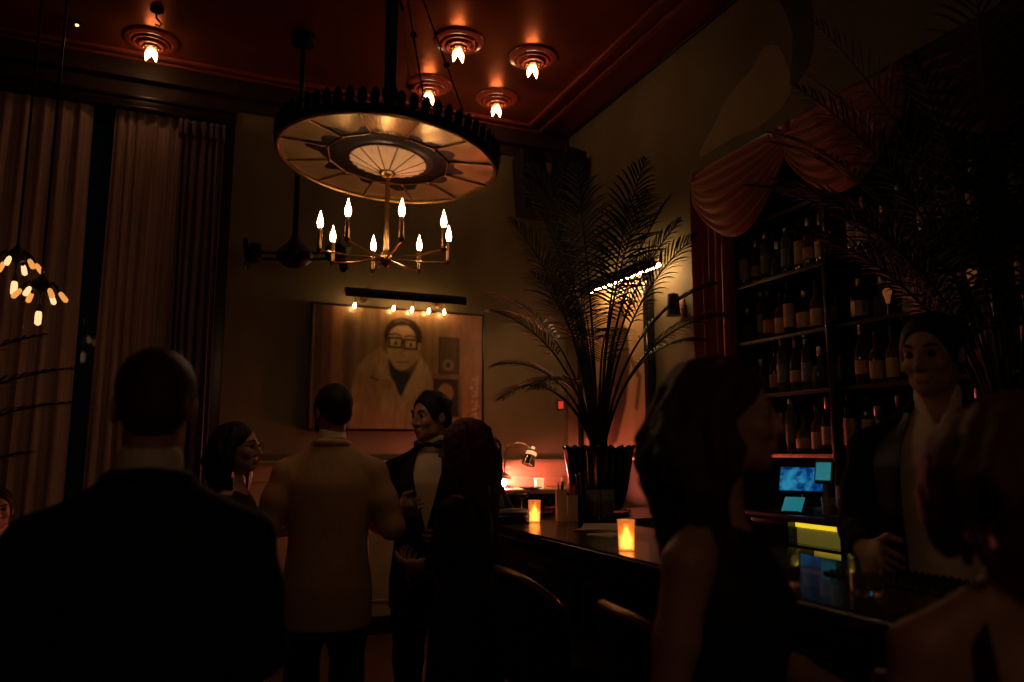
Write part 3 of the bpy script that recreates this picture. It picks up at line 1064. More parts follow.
t = thing('wall_sconce', 'small dark shaded sconce on the right wall beside the red side drape', 'sconce', (XR, 4.47, 2.49))
bm = B(); box(bm, (-.012, -.035, -.07), (-.001, .035, .07), .004); tube(bm, [(-.01, 0, 0), (-.05, 0, -.02), (-.08, 0, .02)], .008, 8); obj('backplate', bm, 'aged_brass', t)
bm = B(); lathe(bm, [(.055, -.08), (.052, -.07), (.04, .075), (.034, .08)], 20, (-.08, 0, .02)); obj('lamp_shade', bm, 'black_matte', t)
t = thing('wall_plate', 'small red glowing plate on the wall behind the palm', 'wall plate', (3.17, YB, 1.885))
bm = B(); box(bm, (-.035, -.012, -.045), (.035, 0, .045), .004); obj('plate', bm, 'dark_wood', t)
bm = B(); box(bm, (-.026, -.02, -.035), (.026, -.012, .035), .003); obj('lit_panel', bm, 'red_plate', t)

# ------------------------------------------------------------------ swags and side drape over the back-bar alcove


def swag(y0, y1, label, m_, sag):
    t = thing('swag_drape', label, 'swag', (XR - .03, y0, 3.42), 0, 'swags over the back bar')
    wd = y1 - y0

    def f(u, v):
        s_ = math.sin(PI * u) ** .85
        z = -.05 - .17 * v - sag * (v ** .8) * s_
        rip = math.sin(2 * PI * 6.5 * v + 1.2 * math.sin(PI * u))
        x = -.05 - .10 * s_ * math.sin(PI * min(1, v * .9 + .1)) - .020 * rip * (.35 + .65 * s_)
        return (x, wd * u, z)
    bm = B(); sheet(bm, f, 36, 70, .004)
    obj('fabric', bm, m_, t, sharp=80)
    bm = B()
    ball(bm, (-.06, -.045, -.06), .035, 12)
    obj('rosette_knot', bm, m_, t)
    bm = B()
    ball(bm, (-.06, wd + .045, -.06), .035, 12)
    obj('rosette_knot', bm, m_, t)
    return t


swag(4.20, 3.31, 'rust red satin swag at the far end, above the side drape', 'orange_drape', .36)
swag(3.30, 2.47, 'darker red swag next to the rust one, half under a palm frond', 'red_drape', .34)
mat('shaded_drape', (0.05, 0.02, 0.016), 0.8)  # darkened drape colour, deep shade put into it
swag(2.46, 1.60, 'swag with shade put into its dark colour, above the man behind the bar', 'shaded_drape', .34)
bm = B(); box(bm, (XR - .05, .1, 3.37), (XR - .005, 4.22, 3.43), .01)
tag(obj('swag_rail', bm, 'dark_wood'), 'dark wooden rail the swags hang from above the back bar', 'rail')
t = thing('side_drape', 'long dark red pleated drape hanging left of the bottle shelves', 'drape', (XR - .042, 4.08, 0))
bm = B()
def f(u, v):
    a = math.sin(2 * PI * 7 * u + .6 * math.sin(3 * v)) + .3 * math.sin(2 * PI * 15 * u + 1)
    return (.024 * a, .20 - .44 * u + .02 * math.sin(3 * v), 3.30 * v)
sheet(bm, f, 84, 16, .006)
obj('fabric', bm, 'red_drape', t, sharp=80)

# ------------------------------------------------------------------ the bar
BX0, BX1, BT = 1.36, 1.94, 1.12
t = thing('bar_counter', 'long dark polished bar counter running from the palm pot to the right edge', 'bar counter', (1.65, 2.4, 0))
bm = B()
# L-shaped top: the run along the room and the return towards the right wall, corner rounded
out = [(BX0, -.6), (BX0, 3.80)] + [(BX0 + .25 - .25 * math.cos(a), 3.80 + .25 * math.sin(a)) for a in [PI / 2 * k / 8 for k in range(1, 9)]] + [(2.76, 4.05), (2.76, 3.42), (BX1, 3.42), (BX1, -.6)]
out = [(x - 1.65, y - 2.4) for x, y in out][::-1]
prism(bm, out, .045, Matrix.Translation((0, 0, BT - .045)))
bmesh.ops.bevel(bm, geom=[e for e in bm.edges if abs(e.verts[0].co.z - e.verts[1].co.z) < 1e-5], offset=.012, segments=3, affect='EDGES')
obj('bar_top', bm, 'bar_top', t)
bm = B()
out2 = [(1.58, -.6), (1.58, 3.6), (1.75, 3.83), (2.76, 3.83), (2.76, 3.5), (1.90, 3.5), (1.90, -.6)]
out2 = [(x - 1.65, y - 2.4) for x, y in out2][::-1]
prism(bm, out2, BT - .047, Matrix.Translation((0, 0, 0.001)))
obj('bar_body', bm, 'dark_wood', t, smooth=False)
bm = B()
for k in range(7):
    ya, yb = -.55 + k * .59 - 2.4, -.55 + k * .59 + .52 - 2.4
    for (lo, hi) in (((ya, .2), (yb, .23)), ((ya, .9), (yb, .93)), ((ya, .2), (ya + .03, .93)), ((yb - .03, .2), (yb, .93))):
        box(bm, (1.565 - 1.65, lo[0], lo[1]), (1.582 - 1.65, hi[0], hi[1]), .004)
obj('panel_moulding', bm, 'dark_wood', t)
bm = B(); tube(bm, [(BX0 + .05 - 1.65, -3.0, BT - .075), (BX0 + .05 - 1.65, 1.35, BT - .075)], .022, 10); obj('arm_rail', bm, 'dark_wood', t)
bm = B(); tube(bm, [(1.47 - 1.65, -3.0, .2), (1.47 - 1.65, 1.2, .2)], .02, 10)
for k in range(5):
    y = -2.7 + k * .9
    tube(bm, [(1.47 - 1.65, y, .2), (1.53 - 1.65, y, .2), (1.585 - 1.65, y, .24)], .012, 8)
obj('foot_rail', bm, 'aged_brass', t)

# lit side counter against the back wall, behind the bar's far end
t = thing('side_counter', 'red lit service counter against the pale wainscot at the back', 'counter', (2.7, 5.97, 0))
bm = B(); box(bm, (-.42, -.29, 1.115), (.53, .265, 1.15), .008); obj('counter_top', bm, 'wainscot', t)
bm = B(); box(bm, (-.38, -.25, .001), (.53, .25, 1.113)); 
for k in range(2):
    box(bm, (-.34 + k * .43, -.262, .12), (.05 + k * .43, -.248, 1.02), .006)
obj('counter_body', bm, 'dark_wood', t)
for k in range(2):
    bm = B(); ball(bm, (-.01 + k * .10, -.275, .6), .014, 10); obj('door_knob', bm, 'aged_brass', t)

# arc table lamp on it
t = thing('desk_lamp', 'arched chrome desk lamp with tilted cup shade lit red on the back counter', 'lamp', (2.50, 6.03, 1.15))
bm = B(); lathe(bm, [(.075, 0), (.075, .012), (.06, .02), (.012, .028)], 28); obj('base', bm, 'chrome', t)
bm = B()
pts = [(0, 0, .02), (0, 0, .14), (.002, 0, .26)] + [(.130 - .128 * math.cos(a), -.01, .28 + .105 * math.sin(a)) for a in [PI * k / 12 * .80 for k in range(0, 13)]]
tube(bm, pts, .0075, 10); obj('arched_stem', bm, 'chrome', t)
ax = look_mtx((-.36, -.10, -.95))
hc = Vector((.248, -.012, .298))
bm = B()
prof = [(.022, -.03), (.034, -.02), (.040, .0), (.042, .015), (.048, .05), (.062, .115)]
lathe(bm, prof + [(r - .004, z) for r, z in prof[::-1]], 28, hc, axis=ax, cap=False)
sh = obj('cup_shade', bm, 'chrome', t, sharp=70)
bm = B(); lathe(bm, [(.044, -.006), (.047, .0), (.047, .02), (.044, .026)], 28, hc, axis=ax, cap=False)
lathe(bm, [(.010, -.055), (.016, -.05), (.018, -.035), (.022, -.03)], 16, hc, axis=ax)
obj('shade_band', bm, 'lamplit_glow', sh)  # reflected light on the band put in as glow
bm = B(); lathe(bm, [(.008, .0), (.020, .03), (.026, .06), (.020, .085), (.005, .095)], 14, hc, axis=ax); obj('bulb', bm, 'red_bulb', t)

# low red glass lamp further along it
t = thing('table_lamp', 'low red glass lamp glowing on the back counter behind the women at the bar', 'lamp', (2.475, 6.04, 1.15))
bm = B(); lathe(bm, [(.05, 0), (.05, .008), (.03, .014), (.028, .02)], 24); obj('base', bm, 'aged_brass', t)
bm = B(); lathe(bm, [(.024, .021), (.034, .035), (.038, .055), (.034, .075), (.024, .084)], 24); obj('lamp_globe', bm, 'red_shade', t)
bm = B(); lathe(bm, [(.082, .078), (.080, .092), (.06, .115), (.025, .130), (.010, .142)], 28); obj('cap', bm, 'aged_brass', t)
# things on the side counter
t = thing('tea_light', 'small pale glass tea light under the desk lamp, lamplight put in as glow', 'candle', (2.73, 5.83, 1.15))
bm = B(); lathe(bm, [(.038, 0), (.042, .06), (.044, .085), (.040, .085), (.037, .01)], 20, cap=True); obj('holder', bm, 'lamplit_glow', t)  # desk lamp's light on the glass put in as glow
bm = B(); lathe(bm, [(.03, .04), (.03, .08)], 16); obj('wax', bm, 'wax', t)

# ------------------------------------------------------------------ things on the bar
t = thing('palm_pot_saucer', 'black saucer under the palm pot on the bar return', 'saucer', (2.12, 3.74, BT))
bm = B(); lathe(bm, [(.15, 0), (.17, .006), (.175, .014), (.165, .014), (.15, .008)], 32); obj('dish', bm, 'black_lacquer', t)
bm = B(); lathe(bm, [(.177, .012), (.181, .015), (.177, .018)], 32, cap=False); obj('rim', bm, 'black_lacquer', t)


def votive(loc, label):
    t = thing('votive_candle', label, 'candle', loc, 0, 'votive candles on the bar', .84)
    bm = B()
    pr = [(.030, 0), (.033, .006), (.036, .11), (.0375, .125)]
    lathe(bm, pr + [(r - .003, z + (.006 if z == 0 else 0)) for r, z in pr[::-1]], 24, cap=False)
    lathe(bm, [(.031, .001), (.028, .007)], 24)
    obj('glass_holder', bm, 'votive_glass', t)
    bm = B(); lathe(bm, [(.0285, .008), (.031, .058), (.025, .057), (.006, .054)], 20); obj('wax', bm, 'wax', t)
    bm = B(); lathe(bm, [(.004, .055), (.013, .062), (.014, .070), (.008, .086), (.001, .104)], 12); obj('flame', bm, 'flame', t)
    return t


votive((1.585, 3.44, BT), 'glowing votive candle between the black clutch and the straw caddy')
votive((1.445, 2.36, BT), 'glowing votive candle on the near bar edge behind the long haired woman')

# straw caddy: a folded card holder in compartments with straws
t = thing('straw_caddy', 'pale card straw caddy with red and dark straws on the bar', 'caddy', (1.765, 3.44, BT), R(-20))
bm = B()
for (lo, hi) in (((-.055, -.03, 0), (-.005, .03, .150)), ((.0, -.032, 0), (.05, .028, .125))):
    a, b_ = Vector(lo), Vector(hi)
    k = .003
    box(bm, (a.x, a.y, 0), (b_.x, a.y + k, b_.z)); box(bm, (a.x, b_.y - k, 0), (b_.x, b_.y, b_.z - .01))
    box(bm, (a.x, a.y + k, 0), (a.x + k, b_.y - k, b_.z)); box(bm, (b_.x - k, a.y + k, 0), (b_.x, b_.y - k, b_.z))
    box(bm, (a.x, a.y, 0), (b_.x, b_.y, .003))
obj('card_box', bm, 'kraft', t, smooth=False)
rnd = random.Random(2)
for k in range(14):
    left = k < 6
    x, y = (rnd.uniform(-.045, -.015), rnd.uniform(-.02, .02)) if left else (rnd.uniform(.01, .042), rnd.uniform(-.022, .018))
    h = rnd.uniform(.18, .205) if left else rnd.uniform(.155, .20)
    bm = B()
    tube(bm, [(x, y, .004), (x + rnd.uniform(-.006, .006), y + rnd.uniform(-.006, .006), h)], .003, 6)
    obj('straw', bm, 'straw_dark' if left else 'straw_red', t)
t = thing('bar_caddy', 'dark bar caddy with tall stirrers right of the straw caddy', 'caddy', (1.86, 3.46, BT))
bm = B(); pr = [(.036, 0), (.04, .005), (.04, .12)]; lathe(bm, pr + [(r - .003, max(z, .005)) for r, z in pr[::-1]], 24, cap=False); lathe(bm, [(.036, .001), (.03, .004)], 24); obj('cup', bm, 'black_lacquer', t)
for k in range(5):
    a = k * 1.3
    bm = B(); p1 = (.028 * math.cos(a), .028 * math.sin(a), .20 + .01 * k); tube(bm, [(.015 * math.cos(a), .015 * math.sin(a), .008), p1], .0022, 6); ball(bm, p1, .006, 8); obj('stirrer', bm, 'chrome', t)

# black clutch lying on the bar
t = thing('clutch_bag', 'soft black oval clutch bag lying at the far end of the bar', 'bag', (1.495, 3.50, BT), R(10))
bm = B()
lathe(bm, [(.06, .0), (.115, .012), (.13, .03), (.12, .05), (.07, .062), (.01, .064)], 28, axis=Matrix.Diagonal((1, .62, 1)))
obj('body', bm, 'dark_leather', t)
bm = B(); tube(bm, [(.131 * math.cos(a), .081 * math.sin(a), .031) for a in [2 * PI * k / 36 for k in range(36)]], .003, 6, closed=True); obj('zip', bm, 'aged_brass', t)


def plate(name, label, loc, r, m_, food=None):
    t = thing(name, label, 'plate', loc)
    bm = B(); lathe(bm, [(r * .6, 0), (r * .65, .004), (r * .95, .014), (r, .018), (r * .96, .019), (r * .62, .009), (.004, .008)], 32); obj('dish', bm, m_, t)
    if food:
        bm = B()
        rr = random.Random(5)
        for k in range(14):
            a, q = rr.uniform(0, 6.28), rr.uniform(0, r * .4)
            ball(bm, (q * math.cos(a), q * math.sin(a), .017 + rr.uniform(0, .008)), rr.uniform(.008, .013), 8)
        obj('nibbles', bm, food, t)


plate('side_plate', 'dark side plate on the red lit back counter', (2.62, 5.76, 1.15), .10, 'black_lacquer')
plate('snack_plate', 'wide dark snack plate behind the straw caddy on the bar', (1.74, 3.80, BT), .11, 'dark_wood', 'kraft')
bm = B()
for k in range(12):
    box(bm, (-.065, -.065, k * .003), (.065, .065, k * .003 + .0022), rot=Matrix.Rotation(.02 * math.sin(k * 7), 3, 'Z'), piv=(0, 0, 0))
tag(obj('napkin_stack', bm, 'magenta_napkin', smooth=False, loc=(1.93, 3.84, BT), rz=.3), 'small stack of magenta napkins behind the straw caddy', 'napkins')
bm = B()
for k in range(5):
    a = Matrix.Rotation(.09 * (k - 2), 3, 'Z')
    box(bm, (-.10, -.14, .001 + k * .0022), (.10, .14, .0026 + k * .0022), rot=a, piv=(0, 0, 0))
tag(obj('menu_cards', bm, 'white_paper', smooth=False, loc=(1.74, 3.02, BT), rz=-.7), 'loose pale menu cards lying on the bar below the palm pot', 'menu cards')
bm = B()
box(bm, (-.06, -.06, 0), (.06, .06, .002), rot=Matrix.Rotation(.4, 3, 'Z'), piv=(0, 0, 0)); box(bm, (-.058, -.058, .002), (.058, .058, .004), rot=Matrix.Rotation(.1, 3, 'Z'), piv=(0, 0, 0))
tag(obj('paper_napkin', bm, 'white_paper', smooth=False, loc=(1.62, 2.80, BT)), 'square paper napkin on the bar left of the nearer votive', 'napkin')


def drink(name, label, loc, kind, rz=0.0, group=None):
    t = thing(name, label, 'glass', loc, rz, group)
    bm = B()
    if kind == 'coupe':
        lathe(bm, [(.032, 0), (.032, .002), (.006, .006), (.0035, .012), (.0035, .085), (.008, .092), (.035, .108), (.046, .135), (.045, .135), (.033, .110), (.004, .096)], 24)
        lq = [(.004, .098), (.030, .109), (.040, .124)]
    elif kind == 'high':
        lathe(bm, [(.030, 0), (.032, .004), (.034, .145), (.0325, .145), (.030, .010), (.002, .010)], 22)
        lq = [(.028, .012), (.031, .09)]
    elif kind == 'wine':
        lathe(bm, [(.034, 0), (.034, .002), (.006, .006), (.0038, .012), (.0038, .095), (.012, .104), (.036, .135), (.038, .16), (.031, .205), (.030, .205), (.036, .16), (.034, .137), (.004, .108)], 24)
        lq = [(.004, .110), (.031, .137), (.0345, .152)]
    else:
        lathe(bm, [(.036, 0), (.038, .004), (.041, .092), (.0395, .092), (.036, .012), (.002, .012)], 22)
        lq = [(.034, .014), (.037, .05)]
    obj('bowl', bm, 'clear_glass', t)
    if lq:
        bm = B(); lathe(bm, lq, 20); obj('drink', bm, 'amber_glass', t)
    return t


drink('coupe_glass', 'stemmed coupe glass standing on the bar end beside the clutch', (1.47, 3.70, BT), 'coupe')
drink('coupe_glass', 'stemmed coupe glass just behind the far votive candle', (1.60, 3.63, BT), 'coupe')
drink('highball_glass', 'tall highball glass at the left foot of the palm pot', (1.955, 3.50, BT), 'high')
drink('highball_glass', 'tall highball glass directly in front of the palm pot', (2.03, 3.49, BT), 'high')
drink('tumbler_glass', 'short glass on the bar in front of the long haired woman', (1.46, 1.60, BT), 'rocks')
drink('tumbler_glass', 'short tumbler on the bar below the hand of the man behind it', (1.55, 1.42, BT), 'rocks')

t = thing('added_bar_mat', 'added black rubber bar mat hiding screen reflections in the bar by the standing man', 'bar mat', (1.80, 1.25, BT))  # mat added to block the blue screen reflection in the bar top
bm = B(); box(bm, (-.11, -.45, 0), (.11, .45, .008), .003); obj('mat_base', bm, 'black_matte', t)
bm = B()
for ix in range(10):
    for iy in range(40):
        x, y = -.099 + .022 * ix, -.43 + .022 * iy
        box(bm, (x - .003, y - .003, .0082), (x + .003, y + .003, .014))
o = obj('rubber_nubs', bm, 'black_matte', t, smooth=False); o['kind'] = 'stuff'

# ------------------------------------------------------------------ bar stools


def bar_stool(label, loc, rz, first=None):
    if first is not None:
        return dup(first, loc, rz, label, 'stools at the bar')
    t = thing('bar_stool', label, 'bar stool', loc, rz, 'stools at the bar')
    bm = B(); lathe(bm, [(.02, .70), (.17, .70), (.2, .72), (.205, .75), (.19, .785), (.12, .80), (.01, .803)], 32); obj('seat', bm, 'dark_leather', t)
    # curved back: open towards +x
    def f(u, v):
        a = PI + (u - .5) * 2.5
        r = .215 + .02 * v + .0 * u
        top = 1.06 - .13 * abs(2 * u - 1) ** 2.6
        return (r * math.cos(a), r * math.sin(a), .74 + (top - .74) * v)
    bm = B(); sheet(bm, f, 24, 8, .035); obj('backrest', bm, 'dark_leather', t, sharp=70)
    bm = B()
    pts = []
    for k in range(25):
        p = Vector(f(k / 24, 1.0))
        pts.append(p * 1.0 + Vector((-.0 * p.x, 0, .006)))
    tube(bm, [(p.x * .93, p.y * .93, p.z) for p in pts], .017, 10); obj('top_rail', bm, 'aged_brass', t)
    for k in range(4):
        a = PI / 4 + k * PI / 2
        bm = B(); tube(bm, [(.13 * math.cos(a), .13 * math.sin(a), .70), (.20 * math.cos(a), .20 * math.sin(a), .0)], [.019, .013], 8); obj('leg', bm, 'dark_wood', t)
    bm = B(); tube(bm, [(.178 * math.cos(a), .178 * math.sin(a), .22) for a in [2 * PI * k / 32 for k in range(32)]], .009, 8, closed=True); obj('foot_ring', bm, 'aged_brass', t)
    return t


bs = bar_stool('dark barrel back bar stool in the middle, below the straw caddy', (1.21, 2.42, 0), 0)
bar_stool('dark barrel back bar stool farthest away, half behind the woman in black', (1.23, 3.19, 0), .1, bs)
bar_stool('dark barrel back bar stool nearest, beside the bare arm of the long haired woman', (1.23, 1.72, 0), -.1, bs)

# ------------------------------------------------------------------ the back bar
SX0, SX1 = 3.22, 3.66                 # shelf front and back
WT = 1.15
bm = B(); box(bm, (2.78, .15, WT - .035), (SX1 + .06, 3.36, WT), .008)
tag(obj('back_bar_worktop', bm, 'black_lacquer'), 'long black worktop of the back bar under the bottle shelves', 'worktop')


def cabinet(label, y0, y1, nd):
    t = thing('back_bar_cabinet', label, 'cabinet', (3.26, (y0 + y1) / 2, 0))
    yc = (y0 + y1) / 2
    bm = B(); box(bm, (-.42, y0 - yc, .08), (.44, y1 - yc, WT - .037), .004); box(bm, (-.36, y0 - yc + .01, 0.001), (.44, y1 - yc - .01, .08)); obj('body', bm, 'dark_wood', t)
    for k in range(nd):
        a = y0 - yc + (y1 - y0) * k / nd + .012
        b_ = y0 - yc + (y1 - y0) * (k + 1) / nd - .012
        bm = B(); box(bm, (-.442, a, .11), (-.421, b_, WT - .06), .004); d = obj('door', bm, 'dark_wood', t)
        bm = B(); tube(bm, [(-.444, b_ - .05, .86), (-.47, b_ - .05, .87), (-.47, b_ - .05, .98), (-.444, b_ - .05, .99)], .006, 8); obj('handle', bm, 'aged_brass', d)


cabinet('dark back bar cabinet left of the yellow lit cooler', 3.06, 3.35, 1)
cabinet('dark back bar cabinet right of the yellow lit cooler', .18, 2.67, 4)

# cooler with yellow light inside
t = thing('bottle_cooler', 'bar cooler glowing yellow green under the back bar worktop', 'cooler', (2.80, 2.865, 0))
bm = B()
y0, y1 = -.185, .185
box(bm, (.0, y0, .06), (.5, y0 + .02, WT - .04)); box(bm, (.0, y1 - .02, .06), (.5, y1, WT - .04))
box(bm, (.0, y0 + .02, .06), (.5, y1 - .02, .80)); box(bm, (.35, y0 + .02, .80), (.5, y1 - .02, WT - .04))
box(bm, (.0, y0 + .02, .99), (.06, y1 - .02, 1.005))
obj('body', bm, 'black_lacquer', t, smooth=False)
bm = B(); box(bm, (.055, y0 + .022, 1.006), (.07, y1 - .022, 1.085)); obj('lit_panel', bm, 'cooler_back', t, smooth=False)
bm = B(); box(bm, (.045, y0 + .022, 1.087), (.07, y1 - .022, 1.109), .003); obj('top_light_strip', bm, 'cooler_strip', t)
bm = B(); box(bm, (.16, y0 + .022, .86), (.17, y1 - .022, .965)); obj('lower_lit_panel', bm, 'cooler_back', t, smooth=False)
bm = B(); box(bm, (.13, y0 + .022, .970), (.158, y1 - .022, .988)); obj('lower_light_strip', bm, 'cooler_strip', t)
bm = B(); tube(bm, [(-.012, y0 + .03, .83), (-.012, y1 - .03, .83)], .010, 8); box(bm, (-.012, y0 + .03, .80), (.0, y1 - .03, .815), .002); obj('speed_rail', bm, 'chrome', t)
for k in range(6):
    b_ = thing('cooler_bottle', ['first', 'second', 'third', 'fourth', 'fifth', 'sixth'][k] + ' capped bottle from the left in the yellow lit cooler', 'bottle',
               (2.80 + .10, 2.865 + .13 - k * .052, .80), 0, 'bottles in the cooler')
    bm = B(); lathe(bm, [(.018, 0), (.020, .004), (.020, .06), (.010, .09), (.008, .125)], 14); obj('body', bm, 'green_glass', b_)
    bm = B(); lathe(bm, [(.0105, .122), (.011, .132), (.008, .136)], 12); obj('cap', bm, 'cap_gold', b_)

# shelves and posts in the alcove
zs = (1.45, 1.81, 2.15, 2.52, 2.90)
shelf_names = ('lowest', 'second', 'third', 'fourth', 'topmost')
for z, nm in zip(zs, shelf_names):
    t = thing('bottle_shelf', 'dark ' + nm + ' bottle shelf of the back bar', 'shelf', (SX0, 2.1, z), 0, 'back bar shelves')
    bm = B(); box(bm, (.004, -1.96, -.026), (SX1 + .07 - SX0, 1.96, 0)); obj('board', bm, 'black_lacquer', t, smooth=False)
    bm = B(); box(bm, (-.004, -1.96, -.024), (.004, 1.96, -.002), .001); obj('edge_trim', bm, 'aged_brass' if nm == 'lowest' else 'dark_wood', t)
for y, nm in ((3.06, 'far'), (2.16, 'middle'), (1.2, 'near')):
    bm = B(); box(bm, (-.006, -.022, 0), (.03, .022, 2.15), .003)
    for k in range(3):
        box(bm, (-.010, -.010, .3 + .7 * k), (-.005, .010, .55 + .7 * k), .001)
    tag(obj('shelf_post', bm, 'black_lacquer', loc=(SX0 - .034, y, WT)), nm + ' black upright post in front of the bottle shelves', 'post', 'posts of the back bar')

# bottles: one of each kind with its parts, then copies
PROTO = {}


def proto(key, prof, glass, lab, cap, lab_m, cap_m, n=16, sq=None, liquid=None):
    t = bpy.data.objects.new('bottle', None)
    link(t)
    ax = Matrix.Diagonal(sq) if sq else None
    bm = B(); lathe(bm, prof, n, axis=ax); obj('body', bm, glass, t)
    if lab:
        z0, z1, r = lab
        bm = B(); lathe(bm, [(r + .0012, z0), (r + .0016, z0 + .002), (r + .0016, z1 - .002), (r + .0012, z1)], n, axis=ax, cap=False); obj('label', bm, lab_m, t)
    if cap:
        z0, z1, r = cap
        bm = B(); lathe(bm, [(r, z0), (r + .001, z0 + .002), (r + .001, z1 - .003), (r * .8, z1)], 14); obj('cap', bm, cap_m, t)
    PROTO[key] = t


bourbon = [(.036, 0), (.039, .006), (.039, .16), (.034, .185), (.018, .205), (.014, .22), (.014, .275), (.015, .28)]
wine = [(.034, 0), (.037, .006), (.037, .18), (.030, .21), (.016, .235), (.0135, .25), (.0135, .31)]
squat = [(.045, 0), (.05, .008), (.052, .09), (.045, .125), (.02, .145), (.014, .155), (.014, .195), (.017, .2)]
tall = [(.030, 0), (.032, .005), (.032, .23), (.026, .25), (.014, .262), (.013, .30)]
flask = [(.045, 0), (.05, .008), (.05, .13), (.040, .165), (.018, .185), (.014, .195), (.014, .23)]
sq4 = (1.25, 1.25, 1)
proto('a', bourbon, 'amber_glass', (.03, .13, .039), (.262, .30, .015), 'label_cream', 'cap_black')
proto('b', wine, 'green_glass', (.05, .15, .037), (.25, .318, .0145), 'label_cream', 'cap_gold')
proto('c', squat, 'amber_glass', (.03, .085, .051), (.195, .235, .016), 'label_gold', 'cap_black')
proto('d', tall, 'clear_glass', (.06, .17, .032), (.288, .318, .014), 'label_grey', 'cap_silver')
proto('e', flask, 'dark_glass', (.035, .125, .05), (.222, .26, .016), 'label_gold', 'cap_gold', 8)
proto('f', bourbon, 'dark_glass', (.04, .12, .039), (.262, .30, .015), 'label_orange', 'cap_black')
proto('g', tall, 'dark_glass', (.05, .19, .032), (.288, .318, .014), 'label_cream', 'cap_black')
proto('h', squat, 'grey_glass', None, (.195, .245, .018), None, 'cap_silver')
proto('i', wine, 'grey_glass', (.06, .13, .037), (.27, .318, .0145), 'label_gold', 'cap_silver')
LOOK = {'a': 'amber bottle with cream label', 'b': 'green wine shaped bottle with cream label', 'c': 'squat amber bottle with gold label', 'd': 'tall clear bottle with grey label',
        'e': 'dark faceted flask bottle with gold label', 'f': 'dark bottle with orange label', 'g': 'tall dark bottle with long cream label',
        'h': 'squat grey glass decanter without label', 'i': 'grey glass bottle with gold label'}
ORD = ['first', 'second', 'third', 'fourth', 'fifth', 'sixth', 'seventh', 'eighth', 'ninth', 'tenth', 'eleventh', 'twelfth', 'thirteenth']
used = set()
rnd = random.Random(21)


GIRTH = {'a': .042, 'b': .040, 'c': .055, 'd': .035, 'e': .054, 'f': .042, 'g': .035, 'h': .055, 'i': .040, ' ': .036}


def row(shelf, bay, y_start, kinds, gap, x=SX0 + .09):
    """bottles along one shelf bay, from the drape end towards the viewer"""
    y = y_start
    for i, k in enumerate(kinds):
        y -= GIRTH[k]
        if k != ' ':
            loc = (x + rnd.uniform(-.02, .02), y, zs[shelf])
            label = '%s, %s from left, %s shelf, %s' % (LOOK[k], ORD[i], shelf_names[shelf], bay)
            g = 'bottles on the %s back bar shelf' % shelf_names[shelf]
            p = PROTO[k]
            if k in used:
                o = dup(p, loc, rnd.uniform(0, 6.28), label, g, rnd.uniform(.93, 1.04))
            else:
                used.add(k)
                o = p
                o.location = loc
                o['label'], o['group'] = label, g
            o['category'] = 'bottle'
        y -= GIRTH[k] + gap


row(0, 'far bay', 3.89, 'iadhdcabfg', .003)
row(0, 'middle bay', 3.0, 'ghb  c i  d', .004)
row(1, 'far bay', 3.88, 'ghfdidhg', .012)
row(1, 'middle bay', 3.0, 'iaagbadfg', .010)
row(1, 'near bay', 2.11, 'gd ai cbg d', .003)
row(2, 'far bay', 3.89, 'hdfageag', .010)
row(2, 'middle bay', 3.0, 'eh', .02)
row(2, 'near bay', 2.11, 'ab hgd c f', .004)
row(3, 'far bay', 3.88, 'gidhdgib', .014)
row(3, 'middle bay', 3.0, 'gbhd ig b', .010)
row(3, 'near bay', 2.11, 'dg ib hg', .014)

# a small glowing shelf lamp, two framed cards on the third shelf
for (x, y, lab) in ((3.29, 2.76, 'small cone lamp with amber glow on the third shelf left of the man'), (3.29, 2.30, 'small cone lamp with amber glow on the third shelf right of the man')):
    t = thing('shelf_lamp', lab, 'lamp', (x, y, zs[2]))
    bm = B(); lathe(bm, [(.03, 0), (.03, .006), (.008, .012), (.006, .08)], 16); obj('base', bm, 'aged_brass', t)
    bm = B(); lathe(bm, [(.008, .07), (.014, .10), (.024, .135), (.012, .15)], 16); obj('lamp_shade', bm, 'wax_dim', t)
for (y, h, lab) in ((2.615, .20, 'small grey framed card on the third shelf above the man behind the bar'), (2.42, .17, 'second grey framed card right of the man on the third shelf')):
    t = thing('framed_card', lab, 'framed card', (3.29, y, zs[2]), 0, 'framed cards on the shelf')
    bm = B(); box(bm, (-.006, -.07, 0.001), (.006, .07, h), .003, rot=Matrix.Rotation(R(9), 3, 'Y'), piv=(0, 0, 0)); obj('frame', bm, 'black_matte', t)
    bm = B(); box(bm, (-.009, -.060, .012), (-.0062, .060, h - .012), rot=Matrix.Rotation(R(9), 3, 'Y'), piv=(0, 0, 0)); obj('card', bm, 'label_grey', t)

# glasses standing in two rows on the worktop
i = 0
for r_ in range(2):
    for k in range(5):
        y = 2.845 - .085 * k + (0 if k < 3 else -.02)
        drink('highball_glass', '%s upside glass from the left in the %s row on the back bar worktop' % (ORD[k], ('front', 'rear')[r_]), (2.90 + .09 * r_, y, WT), 'high' if (k + r_) % 2 else 'rocks', 0, 'glasses on the back bar')
        i += 1

